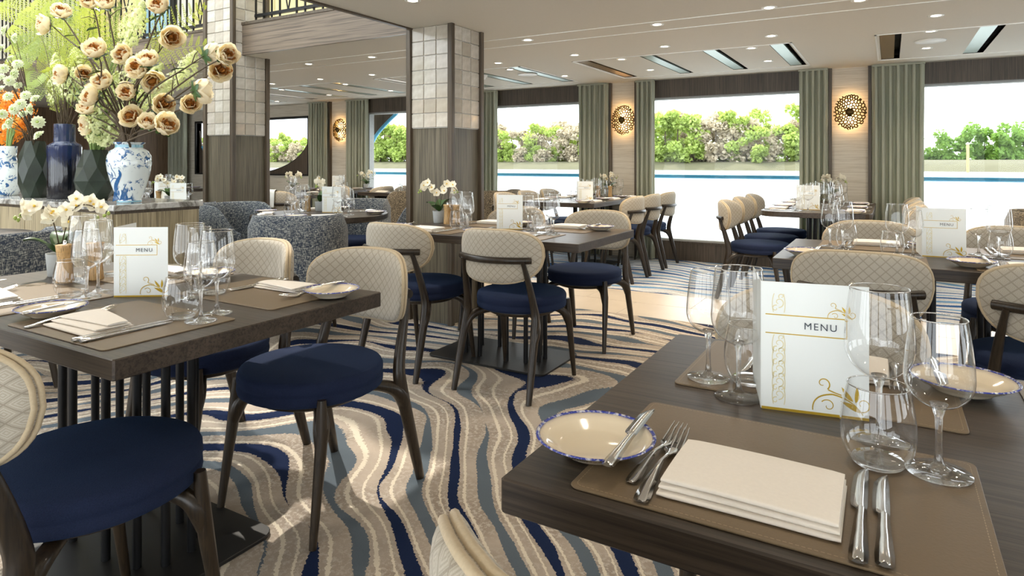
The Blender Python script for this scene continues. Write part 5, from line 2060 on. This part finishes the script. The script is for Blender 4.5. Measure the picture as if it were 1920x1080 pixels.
def build_tables():
    rect = table_of('rect', 1.345, .80, 'table_wood', .004)
    T = {
        'L': ((-2.03, 1.12), 'the table by the flower counter'),
        'M': ((-1.99, 3.295), 'the table at the middle pillar'),
        'R1': ((0.245, 1.10), 'the closest table'),
        'R2': ((0.245, 3.295), 'the table behind the closest'),
    }
    lab = {'L': 'walnut dining table beside the flower counter with menu and orchid', 'M': 'walnut dining table standing against the middle tiled pillar',
           'R1': 'dark walnut table nearest the camera with the largest menu', 'R2': 'dark walnut table directly behind the closest table'}
    for k, ((x, y), wh) in T.items():
        place('rect_table', rect, (x, y, 0), 0, label=lab[k], cat='table', group='rectangular walnut tables')
    ch = lambda x, y, rz, wh, d='cream backed chair with navy seat': place('dining_chair', dining_chair, (x, y, 0), rz, d, wh, 'chair', 'cream and navy dining chairs')
    back = 'navy seat chair turned away from camera'
    face = 'navy seat chair facing the camera'
    # nearest right table
    ch(-0.135, 0.715, -0.25, 'at the closest table', back)
    ch(-0.165, 1.55, PI - .03, 'at the closest table', face)
    # second right table
    ch(-0.10, 2.99, 0.0, 'at the table behind the closest', back)
    ch(0.49, 2.94, 0.04, 'at the table behind the closest', back)
    ch(-0.09, 3.83, PI, 'at the table behind the closest', face)
    ch(0.54, 3.83, PI, 'at the table behind the closest', face)
    # counter table
    ch(-1.605, 0.80, -.02, 'at the table by the flower counter', back)
    ch(-1.695, 1.55, PI, 'at the table by the flower counter', face)
    ch(-2.285, 1.55, PI - .04, 'at the table by the flower counter', face)
    # pillar table
    ch(-1.690, 2.99, 0.0, 'at the middle pillar table', back)
    ch(-2.330, 2.97, -.05, 'at the middle pillar table', back)
    ch(-1.700, 3.83, PI, 'at the middle pillar table', face)
    ch(-2.330, 3.83, PI, 'at the middle pillar table', face)
    # window tables
    wt = table_of('window', .82, 1.66, 'table_wood_y', .01)
    place('window_table', wt, (-2.90, 6.66, 0), 0, label='walnut window table beneath the middle lattice sconce', cat='table', group='window tables')
    wr = table_of('window_round', .83, 1.78, 'table_wood_y', .16)
    place('rounded_window_table', wr, (-.53, 6.55, 0), 0, label='round cornered window table beneath the nearest lattice sconce', cat='table', group='window tables')
    for y in (6.05, 6.57, 7.12):
        ch(-2.41, y, PI / 2, 'along the window table under middle sconce', 'navy seat chair on aisle side')
        ch(-3.40, y + .02, -PI / 2, 'along the window table under middle sconce', 'navy seat chair on pillar side')
    for y in (5.80, 6.40, 7.03):
        ch(-.95, y, -PI / 2, 'along the rounded window table', 'navy seat chair with daylight behind')
        ch(-.09, y + .05, PI / 2, 'along the rounded window table', 'navy seat chair before the widest curtain')
    # round tables
    place('round_table', round_table, (-3.86, 3.62, 0), 0, label='round walnut table between the two tiled pillars', cat='table', group='round tables')
    place('round_table', round_table, (-6.10, 3.70, 0), 0, label='round walnut table behind the vases past the far pillar', cat='table', group='round tables')
    place('round_table', round_table, (-4.45, 1.35, 0), 0, label='round walnut table in front of the flower counter', cat='table', group='round tables')
    tub = tub_chair_of('tweed_blue')
    tubb = tub_chair_of('tweed_brown')

    def tc(x, y, tx, ty, lab_, brown=False):
        place('tub_brown' if brown else 'tub_blue', tubb if brown else tub, (x, y, 0), math.atan2(ty - y, tx - x) - PI / 2, label=lab_, cat='armchair', group='tweed tub chairs')
    G = (-3.86, 3.62)
    tc(-3.40, 3.00, *G, 'blue tweed tub chair with its back to the camera, between the pillars')
    tc(-4.66, 3.48, *G, 'blue tweed tub chair against the far pillar foot')
    tc(-3.36, 4.28, *G, 'blue tweed tub chair half hidden by the middle pillar')
    tc(-4.20, 4.35, *G, 'blue tweed tub chair on the far side of the round table')
    tc(-3.85, 1.45, -4.9, 1.3, 'dark tweed tub chair in front of the flower counter')
    tc(-5.28, 3.35, -6.0, 3.70, 'blue tweed tub chair between counter end and far pillar')
    tc(-6.1, 4.5, -6.0, 3.7, 'blue tweed tub chair beyond the round table behind the vases')
    tc(-5.15, 6.25, -6.0, 6.2, 'brown tweed tub chair beside the middle pillar edge, near far window', True)
    tc(-4.22, 6.85, -5.2, 6.9, 'dark tweed tub chair before the window next to the middle pillar', True)
    tc(1.0, 5.72, 2.0, 5.8, 'dark tweed tub chair by the near window', True)
    # far tables at the windows
    sq = table_of('small', .80, .85, 'table_wood', .01)
    place('small_table', sq, (-7.05, 7.02, 0), 0, label='far square walnut table below the far window', cat='table', group='far square tables')
    place('small_table', sq, (-6.60, 5.72, 0), 0, label='square walnut table seen between pillars before the half-round window', cat='table', group='far square tables')
    place('small_table', sq, (-9.6, 5.9, 0), 0, label='square walnut table at the dark end of the room', cat='table', group='far square tables')
    place('small_table', sq, (-5.86, 6.95, 0), 0, label='square walnut table hidden behind the middle pillar', cat='table', group='far square tables')
    ch(-6.28, 6.80, PI / 2, 'at the far window table', 'cream chair seen from behind')
    ch(-6.28, 7.30, PI / 2, 'at the far window table', 'cream chair seen from behind')
    ch(-6.08, 5.30, 0.05, 'before the half-round window table', 'cream chair seen from behind')
    ch(-6.85, 5.28, 0, 'before the half-round window table', 'cream chair seen from behind')
    ch(-6.55, 6.22, PI, 'beyond the half-round window table', 'cream chair facing camera')

    cl = MB()
    rows = []
    for i in range(13):
        x = -.082 + .164 * i / 12
        wv = .004 * math.sin(i * 1.3)
        rows.append([(x + .012 * (z - .82) * 3, y + wv, z) for y, z in ((-.024, .64), (-.022, .72), (-.020, .80), (-.012, .838), (.010, .842), (.024, .83), (.034, .74))])
    cl.grid(rows)
    cl.grid([[(p[0], p[1] - .0025, p[2] + .002) for p in reversed(r_)] for r_ in rows])
    o = empty('draped_cloth', (-6.09, 4.965, 0))
    tag(o, 'white cloth hung over a chair back seen past the far pillar', 'cloth')
    obj('cloth', cl, 'card_paper', o)
    # place settings
    f, n_ = PI, 0.0
    L, M_, R1, R2 = (T[k][1] for k in ('L', 'M', 'R1', 'R2'))
    setting(0, (-.122, .70), n_, R1, nap=0)
    setting(0, (-.118, 1.50), f, R1, nap=0)
    setting(0, (.415, 1.50), f, R1, 'm')
    setting(0, (-1.655, .72), n_, L, nap=1)
    setting(0, (-2.215, .72), n_, L, nap=1)
    setting(0, (-1.66, 1.52), f, L, nap=1)
    setting(0, (-2.25, 1.52), f, L, nap=1)
    setting(0, (-1.765, 2.895), n_, M_, nap=0)
    setting(0, (-2.335, 2.895), n_, M_, nap=0)
    setting(0, (-1.705, 3.695), f, M_, nap=0)
    setting(0, (-2.245, 3.695), f, M_, nap=0)
    setting(0, (-.088, 2.895), n_, R2)
    setting(0, (.50, 2.895), n_, R2)
    setting(0, (-.075, 3.695), f, R2)
    setting(0, (.50, 3.695), f, R2)
    W3, W4 = 'the window table under middle sconce', 'the rounded window table'
    for y in (6.10, 6.62, 7.14):
        setting(0, (-2.49, y), PI / 2, W3, 'pbnktsg')
        setting(0, (-3.31, y), -PI / 2, W3, 'pnktsg')
    for y in (5.95, 6.48, 7.03):
        setting(0, (-.945, y), -PI / 2, W4, 'pbnktsg')
        setting(0, (-.115, y), PI / 2, W4, 'pnktsg')
    Gw = 'the round table between pillars'
    for ang in (-.65, .95, 2.5, 4.1):
        e = (-3.86 + .52 * math.cos(ang - PI / 2), 3.62 + .52 * math.sin(ang - PI / 2))
        setting(0, e, ang, Gw, 'pnktsg', nap=1)
    G2 = 'the round table behind the vases'
    for ang in (-.3, 1.3, 2.9, 4.4):
        e = (-6.10 + .52 * math.cos(ang - PI / 2), 3.70 + .52 * math.sin(ang - PI / 2))
        setting(0, e, ang, G2, 'pntsg', nap=1)
    for (x, y), wh in (((-7.05, 7.02), 'the far square window table'), ((-6.60, 5.72), 'the table before the half-round window'), ((-9.6, 5.9), 'the table at the dark end'), ((-5.86, 6.95), 'the table behind the middle pillar')):
        setting(0, (x - .03, y - .425), 0, wh, 'pntsg', nap=1)
        setting(0, (x + .03, y + .425), PI, wh, 'pntsg', nap=1)
    place('side_plate', None, (-4.30, 1.50, TT), 0, label='cream side plate on the round table before the flower counter', cat='plate', group='blue rimmed side plates')
    place('napkin1', None, (-4.26, 1.22, TT + .0005), .8, label='fanned cream napkin on the round table before the flower counter', cat='napkin', group='cream napkins')

    # menus
    mn = lambda x, y, rz, lb, key='menu': place(key, menu_of(1.65), (x, y, TT + .0005), rz, label=lb, cat='menu', group='folded menu cards')
    mn(-.180, 1.112, .172, 'largest white menu card with gold scrolls on the closest table')
    mn(-1.990, 1.058, .60, 'white menu card standing beside the orchid on the counter table')
    mn(-2.030, 3.290, .42, 'white menu card on the middle pillar table')
    mn(.120, 3.262, .03, 'white menu card on the table behind the closest')
    mn(-2.78, 6.10, .42, 'small white menu card on the window table under middle sconce')
    mn(-.66, 5.98, .2, 'pale menu card behind glasses on the rounded window table')
    mn(-3.93, 3.70, .5, 'white menu card on the round table between the pillars')
    mn(-5.85, 3.62, .5, 'white menu card on the round table behind the vases')
    mn(-7.12, 6.90, .5, 'pale menu card on the far square window table')
    mn(-6.5, 3.9, 1.2, 'tan backed menu card behind the peacock jar')
    # orchids and mills
    orc = lambda k, x, y, lb, rz=0.0: place(f'orchid{k}', orchid_of(k), (x, y, TT), rz, label=lb, cat='plant', group='potted white orchids')
    orc(1, -2.535, 1.165, 'white orchid with green buds in pot on the counter table', .75)
    orc(2, -2.585, 3.46, 'white orchid in grey pot beside the middle pillar')
    orc(1, -4.06, 3.80, 'white orchid in grey pot on the round table between pillars', 2.2)
    orc(2, -6.02, 3.72, 'white orchid in square looking grey pot behind the vases', .8)
    orc(1, -2.90, 7.25, 'white orchid on the window table under the middle sconce', 1.0)
    orc(2, -.50, 7.30, 'white orchid on the rounded window table below the nearest sconce', 2.4)
    orc(1, -6.80, 7.28, 'white orchid on the far square window table', 1.0)
    orc(2, -6.75, 5.85, 'white orchid on the table before the half-round window', 3.0)
    ml = lambda x, y, lb: place('pepper_mill', pepper_mill, (x, y, TT), 0, label=lb, cat='mill', group='wooden pepper mills')
    ml(-2.375, 1.105, 'pale wooden mill in front of the orchid, counter table')
    ml(-2.345, 1.185, 'reddish wooden mill beside the orchid stem, counter table')
    ml(-2.492, 3.425, 'wooden mill next to the grey pot, middle pillar table')
    ml(-2.435, 3.445, 'wooden mill second from the grey pot, middle pillar table')
    ml(-4.14, 3.74, 'wooden mill beside the orchid between the pillars')
    ml(-2.98, 7.12, 'wooden mill left of orchid under the middle sconce')
    ml(-2.83, 7.12, 'wooden mill right of orchid under the middle sconce')
    ml(-6.10, 3.66, 'wooden mill beside the orchid behind the vases')


build_room()
build_pillars()
build_railing()
build_curtains()
build_ceiling_lights()
build_ceiling_fittings()
build_sconces()
build_outside()
build_counter()
build_vases()
build_tables()
build_bouquets()
write_labels()
